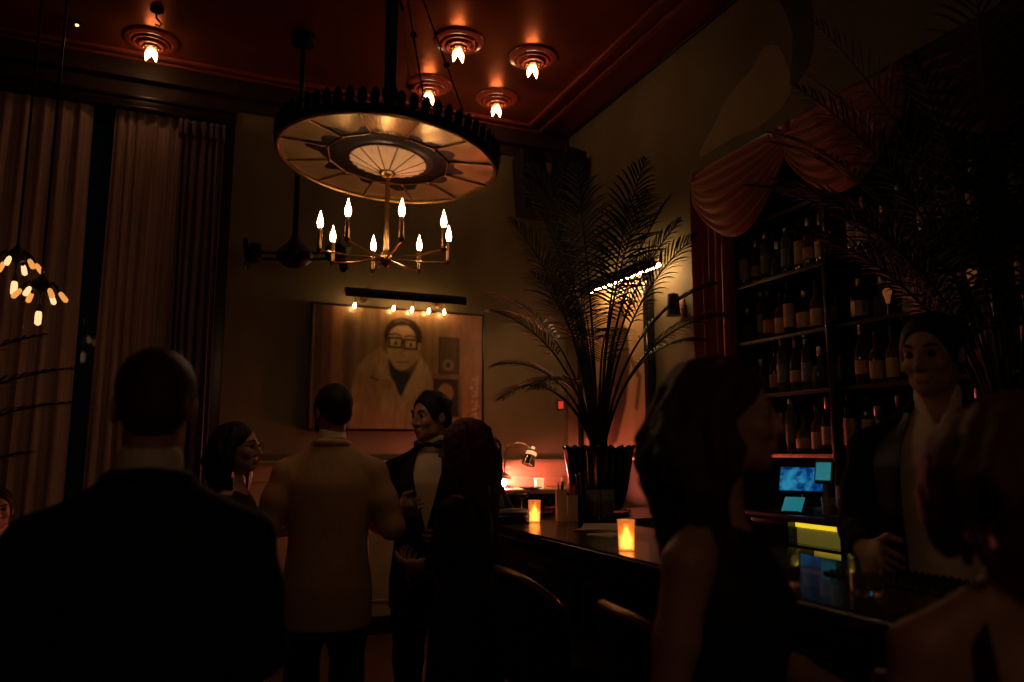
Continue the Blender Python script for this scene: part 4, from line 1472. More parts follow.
# the till: screen on a stand, card printer, keyboard wedge
t = thing('till_terminal', 'till terminal with tilted blue lit touch screen on the back bar', 'till', (3.05, 3.17, WT), R(-58))
tl = Matrix.Rotation(R(-28), 3, 'X')
bm = B(); box(bm, (-.09, -.05, 0), (.09, .09, .02), .006); tube(bm, [(0, .03, .018), (0, .045, .09), (0, .01, .15)], .022, 10); obj('stand', bm, 'black_matte', t)
bm = B(); box(bm, (-.13, -.012, .08), (.13, .012, .24), .008, rot=tl, piv=(0, 0, .16)); obj('screen_case', bm, 'black_matte', t)
bm = B(); box(bm, (-.118, -.0135, .092), (.118, -.0122, .228), rot=tl, piv=(0, 0, .16)); obj('screen', bm, 'screen_blue', t, smooth=False)
t = thing('receipt_printer', 'upright cyan lit card reader beside the blue till screen', 'card reader', (2.975, 2.945, WT), R(-70))
bm = B()
box(bm, (-.05, -.04, 0), (.05, .05, .03), .006)
box(bm, (-.014, .0, .03), (.014, .028, .16), .004)
box(bm, (-.048, -.012, .15), (.048, .018, .27), .008, rot=Matrix.Rotation(R(-15), 3, 'X'), piv=(0, 0, .2)); obj('housing', bm, 'tech_plastic', t)
bm = B(); box(bm, (-.038, -.0145, .165), (.038, -.0125, .255), rot=Matrix.Rotation(R(-15), 3, 'X'), piv=(0, 0, .2)); obj('screen', bm, 'screen_cyan', t, smooth=False)
t = thing('payment_tablet', 'tilted cyan lit payment tablet in front of the till screen', 'tablet', (2.86, 3.05, WT), R(-62), None, .8)
bm = B(); box(bm, (-.07, -.05, .0), (.07, .05, .012), .004); prism(bm, [(-.05, .012), (.045, .012), (.045, .10)], .10, Matrix(((0, 0, 1, -.05), (1, 0, 0, 0), (0, 1, 0, 0), (0, 0, 0, 1)))); obj('wedge_base', bm, 'black_matte', t)
bm = B(); box(bm, (-.062, -.058, .052), (.062, .062, .060), .002, rot=Matrix.Rotation(R(43), 3, 'X'), piv=(0, 0, .056)); obj('screen', bm, 'screen_cyan', t)

# ------------------------------------------------------------------ palms


def frond_mesh(bm, base, az, l0, l1, length, leaf_len, seed, start=.35, n=26, twist=0.0, droop=.35):
    rr = random.Random(seed)
    d = Vector((math.cos(az), math.sin(az), 0))
    N = 24
    pts = [Vector(base)]
    tans = []
    for i in range(N):
        s_ = (i + .5) / N
        th = l0 + (l1 - l0) * s_ ** 1.6
        tn = d * math.sin(th) + Vector((0, 0, math.cos(th)))
        tans.append(tn)
        pts.append(pts[-1] + tn * (length / N))
    tans.append(tans[-1])
    tube(bm, pts, [.009 * (1 - .85 * i / N) + .0012 for i in range(N + 1)], 6)
    side0 = Vector((-d.y, d.x, 0))
    for k in range(n):
        s_ = start + (1 - start) * (k + .5) / n
        q = s_ * N
        i = min(int(q), N - 1)
        p = pts[i].lerp(pts[i + 1], q - i)
        tn = tans[i]
        nrm = side0.cross(tn)
        if nrm.z < 0:
            nrm = -nrm
        L = leaf_len * (math.sin(PI * (.18 + .80 * (k + .5) / n)) ** .8) * rr.uniform(.88, 1.08)
        for sd in (-1, 1):
            phi = R(58 - 30 * (k / n)) + rr.uniform(-.1, .1)
            v = (tn * math.cos(phi) + side0 * sd * math.sin(phi) + nrm * .22).normalized()
            wv = (tn - v * tn.dot(v)).normalized()
            prev = None
            for j in range(6):
                u = j / 5
                c = p + v * (L * u) + Vector((0, 0, -1)) * (droop * L * u * u)
                hw = .0062 * (leaf_len / .3) * math.sin(PI * (.12 + .86 * u)) if j < 5 else .0006
                a, b_ = bm.verts.new(c + wv * hw), bm.verts.new(c - wv * hw)
                m_ = bm.verts.new(c - nrm * hw * .35)
                if prev:
                    bm.faces.new((prev[0], a, m_, prev[2]))
                    bm.faces.new((prev[2], m_, b_, prev[1]))
                prev = (a, b_, m_)


def palm(name, label, loc, pot_prof, fr, pot_flutes=0, pot_m='black_lacquer', start=.38, nl=34):
    t = thing(name, label, 'potted palm', loc)
    bm = B()
    n = 64 if pot_flutes else 32
    lathe(bm, pot_prof, n)
    if pot_flutes:
        for v in bm.verts:
            a = math.atan2(v.co.y, v.co.x)
            k = 1 + .035 * math.cos(pot_flutes * a)
            v.co.x *= k
            v.co.y *= k
            if v.co.z > .3:
                v.co.z += .010 * math.cos(pot_flutes * a)
    obj('pot', bm, pot_m, t, sharp=50)
    top = max(z for r, z in pot_prof)
    rin = [r for r, z in pot_prof if z == top][0]
    zsoil = top - .03
    bm = B(); lathe(bm, [(rin * .86, zsoil - .02), (rin * .86, zsoil), (.01, zsoil + .012)], 24); obj('soil', bm, 'soil', t)
    bm = B()
    rr = random.Random(3)
    for k in range(7):
        a = k * 2.4
        b0 = Vector((.035 * math.cos(a), .035 * math.sin(a), zsoil))
        tube(bm, [b0, b0 * 1.1 + Vector((0, 0, .10)), b0 * .9 + Vector((0, 0, .2))], [.016, .013, .009], 8)
    obj('cane', bm, 'stem_green', t)
    for k, (az, l0, l1, L, ll) in enumerate(fr):
        bm = B()
        a = R(az)
        frond_mesh(bm, (.025 * math.cos(a), .025 * math.sin(a), zsoil), a, R(l0), R(l1), L, ll, 100 + k, start=start, n=nl)
        obj('frond', bm, 'leaf', t, smooth=False)
    return t


pot1 = [(.105, .018), (.125, .03), (.155, .13), (.178, .26), (.190, .33), (.200, .355), (.196, .368), (.175, .362), (.16, .33)]
fr1 = [(90, 4, 40, 1.45, .26), (310, 5, 46, 1.4, .26),
       (165, 3, 34, 1.66, .30), (180, 7, 46, 1.42, .26), (205, 7, 70, 1.15, .25), (160, 14, 108, .84, .22), (212, 22, 128, .80, .20),
       (186, 3, 34, 1.7, .30), (230, 5, 42, 1.6, .30), (20, 5, 55, 1.45, .30), (-20, 10, 75, 1.25, .28), (0, 16, 95, 1.05, .24), (175, 13, 80, 1.05, .24),
       (300, 8, 60, 1.35, .28), (265, 6, 58, 1.5, .30), (320, 14, 90, 1.1, .26), (245, 16, 105, 1.0, .24), (100, 7, 55, 1.5, .30),
       (130, 10, 75, 1.25, .28), (70, 10, 62, 1.25, .28), (192, 26, 132, .80, .20), (345, 4, 36, 1.6, .30), (280, 3, 34, 1.65, .30), (150, 2, 26, 1.75, .30)]
palm('potted_palm', 'tall feathery palm in a black fluted pot on the far end of the bar', (2.12, 3.74, BT + .002), pot1, fr1, 18, start=.54, nl=26)
pot2 = [(.10, 0), (.11, .01), (.14, .22), (.155, .26), (.15, .275), (.135, .27)]
fr2 = [(110, 9, 62, 1.95, .32), (104, 10, 62, 2.1, .32), (125, 12, 74, 1.75, .30), (95, 12, 62, 1.6, .28), (140, 10, 70, 1.6, .30), (165, 8, 60, 1.8, .30),
       (200, 10, 62, 1.7, .30), (235, 12, 70, 1.7, .30), (118, 6, 44, 2.1, .32), (150, 5, 40, 2.1, .32), (180, 16, 90, 1.4, .28), (215, 5, 40, 2.1, .32), (260, 12, 66, 1.7, .30), (150, 14, 78, 1.35, .26)]
palm('potted_palm', 'dark palm on the back bar whose fronds spread over the upper right', (3.0, 1.98, WT + .001), pot2, fr2)
pot3 = [(.15, 0), (.16, .01), (.19, .36), (.205, .40), (.20, .42), (.17, .41)]
fr3 = [(-22, 8, 86, 1.86, .22), (-28, 6, 82, 1.92, .20), (-17, 9, 92, 1.80, .20), (90, 10, 70, 1.5, .30), (150, 12, 80, 1.4, .3), (220, 10, 75, 1.5, .3), (-75, 14, 95, 1.4, .3), (30, 12, 80, 1.45, .3)]
palm('potted_palm', 'palm at the left picture edge with only thin frond tips in view', (-1.36, 3.30, 0.001), pot3, fr3)

# ------------------------------------------------------------------ people: smooth-union bodies meshed on a grid
MARG = .06


def smin(a, b_, k):
    if k <= 0:
        return np.minimum(a, b_)
    h = np.maximum(k - np.abs(a - b_), 0) / k
    return np.minimum(a, b_) - h * h * k * .25


class SDF:
    def __init__(s):
        s.ops = []

    def add(s, lo, hi, fn, k=.02, sub=False):
        s.ops.append((np.array(lo, float), np.array(hi, float), fn, k, sub))

    def cap(s, a, b_, ra, rb=None, k=.02, sub=False):
        rb = ra if rb is None else rb
        a, b_ = np.array(a, float), np.array(b_, float)
        m_ = max(ra, rb)
        d = b_ - a
        L2 = float(d @ d) + 1e-9

        def fn(X, Y, Z):
            tt = np.clip(((X - a[0]) * d[0] + (Y - a[1]) * d[1] + (Z - a[2]) * d[2]) / L2, 0, 1)
            return np.sqrt((X - a[0] - tt * d[0]) ** 2 + (Y - a[1] - tt * d[1]) ** 2 + (Z - a[2] - tt * d[2]) ** 2) - (ra + (rb - ra) * tt)
        s.add(np.minimum(a, b_) - m_, np.maximum(a, b_) + m_, fn, k, sub)

    def chain(s, pts, rs, k=.02):
        for i in range(len(pts) - 1):
            s.cap(pts[i], pts[i + 1], rs[i], rs[i + 1], k)

    def ell(s, c, r, Rm=None, k=.02, sub=False):
        c = np.array(c, float)
        r = np.array(r, float)
        Q = np.eye(3) if Rm is None else np.array(Rm)
        m_ = float(r.max())

        def fn(X, Y, Z):
            p = [X - c[0], Y - c[1], Z - c[2]]
            q = [Q[0][i] * p[0] + Q[1][i] * p[1] + Q[2][i] * p[2] for i in range(3)]
            k0 = np.sqrt(sum((q[i] / r[i]) ** 2 for i in range(3)))
            k1 = np.sqrt(sum((q[i] / r[i] ** 2) ** 2 for i in range(3))) + 1e-9
            return k0 * (k0 - 1) / k1
        s.add(c - m_, c + m_, fn, k, sub)

    def loft(s, rows, off=0.0, k=.02, zmax=None):
        """rows of (z, half width, half depth, centre x, centre y): an upright trunk, skirt or coat"""
        rw = np.array([r + (0,) * (5 - len(r)) for r in rows], float)
        z, a, b_, cx, cy = rw.T
        zz = np.linspace(z[0], z[-1], 120)
        ker = np.hanning(13); ker /= ker.sum()

        def sm(v):
            q = np.interp(zz, z, v)
            return np.convolve(np.pad(q, 6, mode='edge'), ker, 'valid')
        A, Bq, CXq, CYq = sm(a) + off, sm(b_) + off, sm(cx), sm(cy)

        def fn(X, Y, Z):
            aa, bb = np.interp(Z, zz, A), np.interp(Z, zz, Bq)
            px, py = (X - np.interp(Z, zz, CXq)) / aa, (Y - np.interp(Z, zz, CYq)) / bb
            q = np.sqrt(px * px + py * py) + 1e-9
            g = np.sqrt((px / aa) ** 2 + (py / bb) ** 2) / q + 1e-9
            d = (q - 1) / g
            return np.maximum(d, np.maximum(z[0] - Z, Z - z[-1]))
        mw = float(max(A.max(), Bq.max())) + float(np.abs(cx).max()) + float(np.abs(cy).max())
        s.add((-mw, -mw, z[0]), (mw, mw, z[-1]), fn, k)

    def cut(s, lo, hi, fn, k=.006):
        s.add(lo, hi, fn, k, True)

    def mesh(s, name, m_, parent, h=.007, fine=None):
        lo = np.min([o[0] for o in s.ops if not o[4]], axis=0) - .02
        hi = np.max([o[1] for o in s.ops if not o[4]], axis=0) + .02
        axes = []
        for i in range(3):
            pos = [lo[i]]
            while pos[-1] < hi[i]:
                st = h
                if fine and fine[0][i] <= pos[-1] < fine[1][i]:
                    st = fine[2]
                pos.append(pos[-1] + st)
            axes.append(np.array(pos))
        xs, ys, zs_ = axes
        D = np.full((len(xs), len(ys), len(zs_)), MARG, np.float32)
        for l_, u_, fn, k, sub in s.ops:
            sl = []
            for ax_, a, b_ in zip(axes, l_ - MARG, u_ + MARG):
                sl.append(slice(int(np.searchsorted(ax_, a)), int(np.searchsorted(ax_, b_))))
            if any(q.stop <= q.start for q in sl):
                continue
            sl = tuple(sl)
            X, Y, Z = np.meshgrid(xs[sl[0]], ys[sl[1]], zs_[sl[2]], indexing='ij', sparse=True)
            d = fn(X, Y, Z)
            d = np.broadcast_to(d, D[sl].shape)
            D[sl] = -smin(-D[sl], d, k) if sub else smin(D[sl], d, k)
        return nets(name, D, xs, ys, zs_, m_, parent)


def nets(name, D, xs, ys, zs_, m_, parent):
    S = D < 0
    nx, ny, nz = D.shape
    cnt = np.zeros((nx - 1, ny - 1, nz - 1), np.int8)
    offs = [(i, j, k) for i in (0, 1) for j in (0, 1) for k in (0, 1)]
    for i, j, k in offs:
        cnt += S[i:nx - 1 + i, j:ny - 1 + j, k:nz - 1 + k]
    act = np.argwhere((cnt > 0) & (cnt < 8))
    vid = np.full(cnt.shape, -1, np.int32)
    vid[act[:, 0], act[:, 1], act[:, 2]] = np.arange(len(act))
    val = np.stack([D[act[:, 0] + i, act[:, 1] + j, act[:, 2] + k] for i, j, k in offs], 1).astype(float)
    acc = np.zeros((len(act), 3))
    n_ = np.zeros(len(act))
    for a in range(8):
        for b_ in range(a + 1, 8):
            if sum(abs(p - q) for p, q in zip(offs[a], offs[b_])) != 1:
                continue
            da, db = val[:, a], val[:, b_]
            c = (da < 0) != (db < 0)
            tt = np.where(c, da / np.where(c, da - db, 1), 0)
            pa, pb = np.array(offs[a], float), np.array(offs[b_], float)
            acc += np.where(c[:, None], pa + tt[:, None] * (pb - pa), 0)
            n_ += c
    u = acc / n_[:, None]
    co = np.stack([ax_[act[:, i]] + u[:, i] * (ax_[act[:, i] + 1] - ax_[act[:, i]]) for i, ax_ in enumerate((xs, ys, zs_))], 1)
    quads = []
    for ax_ in range(3):
        s0 = [slice(None)] * 3
        s1 = [slice(None)] * 3
        s0[ax_], s1[ax_] = slice(0, -1), slice(1, None)
        A, Bb = S[tuple(s0)], S[tuple(s1)]
        e = np.argwhere(A != Bb)
        o1, o2 = [q for q in range(3) if q != ax_]
        e = e[(e[:, o1] > 0) & (e[:, o2] > 0) & (e[:, o1] < D.shape[o1] - 1) & (e[:, o2] < D.shape[o2] - 1)]
        def v(d1, d2):
            q = e.copy()
            q[:, o1] -= d1
            q[:, o2] -= d2
            return vid[q[:, 0], q[:, 1], q[:, 2]]
        q4 = np.stack([v(1, 1), v(0, 1), v(0, 0), v(1, 0)], 1)
        ins = A[e[:, 0], e[:, 1], e[:, 2]]
        flip = ~ins if ax_ != 1 else ins
        q4[flip] = q4[flip][:, ::-1]
        quads.append(q4)
    Q = np.concatenate(quads).astype(np.int32)
    me = bpy.data.meshes.new(name)
    me.vertices.add(len(co))
    me.vertices.foreach_set('co', co.astype(np.float32).ravel())
    me.loops.add(len(Q) * 4)
    me.loops.foreach_set('vertex_index', Q.ravel())
    me.polygons.add(len(Q))
    me.polygons.foreach_set('loop_start', np.arange(0, len(Q) * 4, 4, dtype=np.int32))
    me.polygons.foreach_set('use_smooth', np.ones(len(Q), bool))
    me.update(calc_edges=True)
    me.validate()
    me.materials.append(M[m_])
    o = bpy.data.objects.new(name, me)
    link(o, parent)
    return o


def V3(*a):
    return np.array(a, float)


def unit(v):
    v = np.array(v, float)
    return v / (np.linalg.norm(v) + 1e-9)


def hand(S_, wrist, d, nrm, side, curl=.5, spread=.0):
    """palm with five separate fingers; side = +1 right hand, -1 left"""
    d = unit(d)
    nrm = np.array(nrm, float)
    nrm = unit(nrm - d * (nrm @ d))
    sv = np.cross(d, nrm) * side * 1.0          # towards the thumb
    w_ = np.array(wrist, float)
    Rm = np.stack([d, sv, nrm], 1)
    S_.cap(w_ - d * .02, w_ + d * .015, .027, .027, k=.02)
    S_.ell(w_ + d * .048, (.052, .041, .017), Rm, k=.018)
    ln = (.068, .077, .072, .056)
    for i in range(4):
        b_ = w_ + d * (.086 - .004 * abs(i - 1)) + sv * (.030 - .0205 * i)
        ang = .25 * curl
        p = b_ - d * .015
        dirs = d + sv * (.09 - .06 * i) * (1 + spread)
        dirs = unit(dirs)
        r0 = .0092 - .0006 * i
        for j, fr in enumerate((.45, .32, .25)):
            ang += curl * (.55 if j == 0 else .75)
            v = dirs * math.cos(ang) + nrm * math.sin(ang)
            q = p + v * ln[i] * (fr + (.2 if j == 0 else 0))
            S_.cap(p, q, r0 - .0009 * j, r0 - .0009 * (j + 1), k=.0045)
            p = q
    p = w_ + d * .022 + sv * .030
    v = unit(d * .55 + sv * .75 + nrm * .25)
    q = p + v * .042
    S_.cap(p - sv * .01, q, .0125, .0105, k=.010)
    v2 = unit(d * .85 + sv * .25 + nrm * (.2 + .6 * curl))
    S_.cap(q, q + v2 * .034, .0102, .0085, k=.006)


def rot3(yaw, pitch, roll=0.0):
    return np.array(Euler((pitch, roll, yaw), 'XYZ').to_matrix())


MALE = [(.80, .150, .10), (.90, .168, .115), (1.0, .158, .108), (1.08, .148, .100), (1.2, .160, .108, 0, .005), (1.31, .172, .115, 0, .005), (1.38, .145, .095), (1.45, .080, .068, 0, -.012), (1.50, .058, .06, 0, -.012)]
FEM = [(.80, .150, .105), (.90, .170, .12), (1.0, .150, .105), (1.08, .122, .088), (1.17, .132, .10, 0, .008), (1.25, .148, .118, 0, .018), (1.32, .144, .10, 0, .004), (1.385, .110, .075), (1.445, .062, .056, 0, -.01), (1.49, .046, .048, 0, -.008)]


def person(label, loc, facing, H_=1.75, sex='m', head=(0, 0), arms=None, skin='skin', hair=('short', 'hair_dark'), outfit=None, sit=False, extras=(), hands=True, fine=.0042, group=None, hoff=0.0):
    """facing: degrees of the way the person looks, 0 = away along +y, turning clockwise; head = (yaw to the person's left, pitch up) on top of it"""
    sc_ = H_ / 1.75
    t = thing('person', label, 'person', (loc[0], loc[1], loc[2] if len(loc) > 2 else 0), -R(facing), group, sc_)
    dz = -.42 if sit else 0.0
    fem = sex == 'f'
    T = FEM if fem else MALE
    sh_x = .158 if fem else .192
    up_ = lambda p: (p[0], p[1], p[2] + dz)
    sh = lambda rows: [(r[0] + dz,) + tuple(r[1:]) for r in rows]
    hc = V3(0, .012, 1.635 + dz)
    Rh = rot3(R(head[0]), R(head[1]))
    nk = V3(0, -.012, 1.535 + dz)

    def hp(x, y, z):
        return nk + V3(0, .02 + hoff, .0) + Rh @ V3(x, y, z + .10)
    A = {1: dict(el=(.245, -.03, 1.13), wr=(.25, .05, .885), d=(0, .15, -1), n=(-1, 0, 0), c=.4),
         -1: dict(el=(-.245, -.03, 1.13), wr=(-.25, .05, .885), d=(0, .15, -1), n=(1, 0, 0), c=.4)}
    if fem:
        for s_ in A:
            A[s_]['el'] = (s_ * .205, -.03, 1.13)
            A[s_]['wr'] = (s_ * .21, .05, .89)
    for s_, a in (arms or {}).items():
        A[s_].update(a)
    S_ = SDF()
    S_.loft(sh(T), -.006, k=.03)
    k_ = .88 if fem else 1.0
    # neck and head
    S_.cap((0, -.014, 1.44 + dz), hp(0, -.028, -.03), .054 * k_, .050 * k_, k=.035)
    S_.ell(hp(0, -.018, .030), (.074, .093, .083), Rh, k=.02)
    S_.ell(hp(0, .022, -.025), (.060, .066, .082), Rh, k=.03)
    S_.ell(hp(0, .030, -.078), ((.046 if fem else .052), .048, .030), Rh, k=.03)
    S_.ell(hp(0, .066, -.097), (.020, .018, .016), Rh, k=.022)
    S_.cap(hp(-.034, .072, .020), hp(.034, .072, .020), .012, k=.02)
    for s_ in (-1, 1):
        S_.ell(hp(s_ * .031, .094, .002), (.017, .017, .011), Rh, k=.012, sub=True)
        S_.ell(hp(s_ * .040, .064, -.030), (.020, .018, .018), Rh, k=.02)
        S_.ell(hp(s_ * .074, -.012, -.010), (.010, .020, .031), Rh, k=.008)
        S_.ell(hp(s_ * .082, -.004, -.010), (.006, .010, .018), Rh, k=.006, sub=True)
    S_.cap(hp(0, .086, .008), hp(0, .106, -.030), .0085, .0115, k=.012)
    S_.cap(hp(-.012, .092, -.036), hp(.012, .092, -.036), .0085, k=.010)
    S_.cap(hp(-.016, .086, -.062), hp(.016, .086, -.062), .0062, k=.008)
    S_.cap(hp(-.013, .086, -.072), hp(.013, .086, -.072), .0068, k=.006)
    S_.cap(hp(-.022, .099, -.0665), hp(.022, .099, -.0665), .003, k=.004, sub=True)
    # arms
    for s_ in (-1, 1):
        a = A[s_]
        p0, p1, p2 = V3(s_ * sh_x, -.012, 1.358 + dz), V3(*up_(a['el'])), V3(*up_(a['wr']))
        S_.cap((s_ * .075, -.012, 1.42 + dz), p0, .040 * k_, .048 * k_, k=.04)
        S_.chain([p0, p0 * .45 + p1 * .55, p1], [.050 * k_, .045 * k_, .037 * k_], k=.02)
        S_.chain([p1, p1 * .65 + p2 * .35, p2], [.037 * k_, .038 * k_, .025 * k_], k=.015)
        hand(S_, p2 + unit(a['d']) * .012, a['d'], a['n'], s_, a['c'])
        a['p'] = (p0, p1, p2)
    # legs
    Lg = {}
    for s_ in (-1, 1):
        if sit:
            pts = [V3(s_ * .09, 0, .50), V3(s_ * .10, .22, .51), V3(s_ * .11, .44, .49), V3(s_ * .11, .46, .30), V3(s_ * .11, .43, .08)]
        else:
            pts = [V3(s_ * .088, 0, .88), V3(s_ * .092, .01, .68), V3(s_ * .095, .012, .48), V3(s_ * .098, -.012, .32), V3(s_ * .10, -.015, .08)]
        Lg[s_] = pts
        S_.chain(pts, [.088, .074, .052, .050, .036], k=.03)
        an = pts[-1]
        S_.chain([an + V3(0, 0, -.02), an + V3(s_ * .012, .08, -.048), an + V3(s_ * .018, .155, -.056)], [.036, .030, .022], k=.02)
    lo, hi = hp(0, 0, 0) - .14, hp(0, 0, 0) + .14
    S_.mesh('body', skin, t, .0085, fine=(lo - V3(.0, .0, .0), hi, fine)) if not hands else S_.mesh('body', skin, t, .0065, fine=(lo, hi, fine))
    for s_ in (-1, 1):
        bm = B()
        c = hp(s_ * .031, .0738, .002)
        ball(bm, (0, 0, 0), .0125, 14)
        for f_ in bm.faces:
            cc = f_.calc_center_median()
            if cc.z > .0078:
                f_.material_index = 1
        e = obj('eye', bm, ['eye_white', 'eye_iris'], t)
        e.matrix_local = Matrix.Translation(Vector(c)) @ Matrix(Rh.tolist()).to_4x4() @ Matrix.Rotation(-PI / 2, 4, 'X')
    bm = None
    E_ = SDF()
    for s_ in (-1, 1):
        E_.chain([hp(s_ * .016, .090, .024), hp(s_ * .032, .088, .031), hp(s_ * .050, .074, .026)], [.0035, .0042, .0025], k=.004)
    E_.mesh('eyebrow', hair[1], t, .003)
    if fem:
        E_ = SDF()
        E_.cap(hp(-.014, .0895, -.0625), hp(.014, .0895, -.0625), .0055, k=.005)
        E_.cap(hp(-.011, .090, -.0718), hp(.011, .090, -.0718), .0058, k=.005)
        E_.mesh('lips', 'lip', t, .003)
    # hair
    Hh = SDF()
    kind = hair[0]
    rr = random.Random(hash_(label))
    if kind in ('short', 'crop', 'swept'):
        g = dict(short=.007, crop=.003, swept=.008)[kind]
        Hh.ell(hp(0, -.020, .034), (.076 + g, .095 + g, .083 + g), Rh, k=.01)
        Hh.ell(hp(0, -.075, -.030), (.060 + g * .6, .036, .045), Rh, k=.03)
        for s_ in (-1, 1):
            Hh.ell(hp(s_ * .068, .022, .0), (.010, .016, .030), Rh, k=.02)
        if kind == 'swept':
            for k in range(9):
                x = -.05 + .0125 * k
                q = 9 * x * x
                Hh.chain([hp(x * .9, .030 - 3 * x * x, .102 - q), hp(x * 1.1, .01, .116 - 1.6 * q), hp(x * 1.1, -.05, .108 - 1.6 * q), hp(x, -.10, .06)], [.007, .010, .010, .008], k=.012)
        Hh.ell(hp(0, .105, -.005), (.074, .075, .085), Rh, k=.010, sub=True)
        for s_ in (-1, 1):
            Hh.ell(hp(s_ * .092, -.006, -.035), (.022, .030, .048), Rh, k=.01, sub=True)
            Hh.ell(hp(s_ * .060, .060, -.075), (.035, .045, .05), Rh, k=.01, sub=True)
    else:
        L, vol, wave = hair[2], hair[3], hair[4]
        Hh.ell(hp(0, -.024, .034), (.084, .103, .091), Rh, k=.01)
        Hh.ell(hp(0, .098, -.022), (.066, .062, .092), Rh, k=.010, sub=True)
        nlk = 46
        FRONT = hair[6] if len(hair) > 6 else .045
        for q in range(nlk):
            a = R(rr.uniform(-158, 158)) if q >= 14 else R((-1 if q % 2 else 1) * rr.uniform(105, 150))
            # a = 0 at the back, growing to the face on both sides
            rad = rr.uniform(.75, 1.0)
            st = V3(.085 * math.sin(a) * rad, -.022 - .095 * math.cos(a) * rad, .06 * rr.uniform(.1, 1))
            if abs(a) > R(112):
                st[1] = min(st[1], FRONT)
                st[0] = .078 * (1 if a > 0 else -1)
                st[2] = .03
            pts, rs_ = [V3(st[0] * .8, st[1] * .8, st[2] + .035), st], [.016, .022]
            out_ = unit(V3(math.sin(a), -math.cos(a), 0))
            nn = 7
            LL = L * rr.uniform(.75, 1.08)
            ph = rr.uniform(0, 6.28)
            for j in range(1, nn + 1):
                u = j / nn
                z = st[2] - (LL + .06) * u
                bulge = vol * math.sin(PI * min(1, u * 1.05)) * rad + .012 * u
                o = st + out_ * bulge + V3(0, 0, z - st[2])
                o += V3(math.cos(a), math.sin(a), 0) * wave * math.sin(ph + 9 * u) + out_ * wave * .7 * math.cos(ph + 8 * u)
                # keep hair outside the neck and on the shoulders, off the face
                if abs(a) > R(100) and z < .03:
                    o[1] = min(o[1], FRONT)
                pts.append(o)
                rs_.append(.020 * (1 - .55 * u))
            Hh.chain([hp(*p_) for p_ in pts], rs_, k=.010)
        if len(hair) > 5 and hair[5] == 'bun':
            Hh.ell(hp(0, -.115, .06), (.055, .050, .055), Rh, k=.02)
    Hh.mesh('hair', hair[1], t, .0055 if kind in ('short', 'crop', 'swept') else .0065)
    ctx = dict(t=t, hp=hp, Rh=Rh, A=A, Lg=Lg, dz=dz, sh=sh, T=T, sh_x=sh_x, k=k_, sit=sit, fem=fem)
    outfit(ctx)
    for e in extras:
        e(ctx)
    return t


def hash_(s_):
    h = 7
    for c in s_:
        h = (h * 31 + ord(c)) % 1000003
    return h


def shoes(c, m_='black_lacquer'):
    for s_ in (-1, 1):
        an = c['Lg'][s_][-1]
        G = SDF()
        G.chain([an + V3(0, -.02, -.035), an + V3(s_ * .012, .07, -.045), an + V3(s_ * .02, .165, -.056)], [.046, .044, .030], k=.03)
        G.add((an[0] - .1, an[1] - .15, -.2), (an[0] + .1, an[1] + .3, .001), lambda X, Y, Z: Z + 0 * X + 0 * Y - .002, .002, True)
        G.mesh('shoe', m_, c['t'], .007)


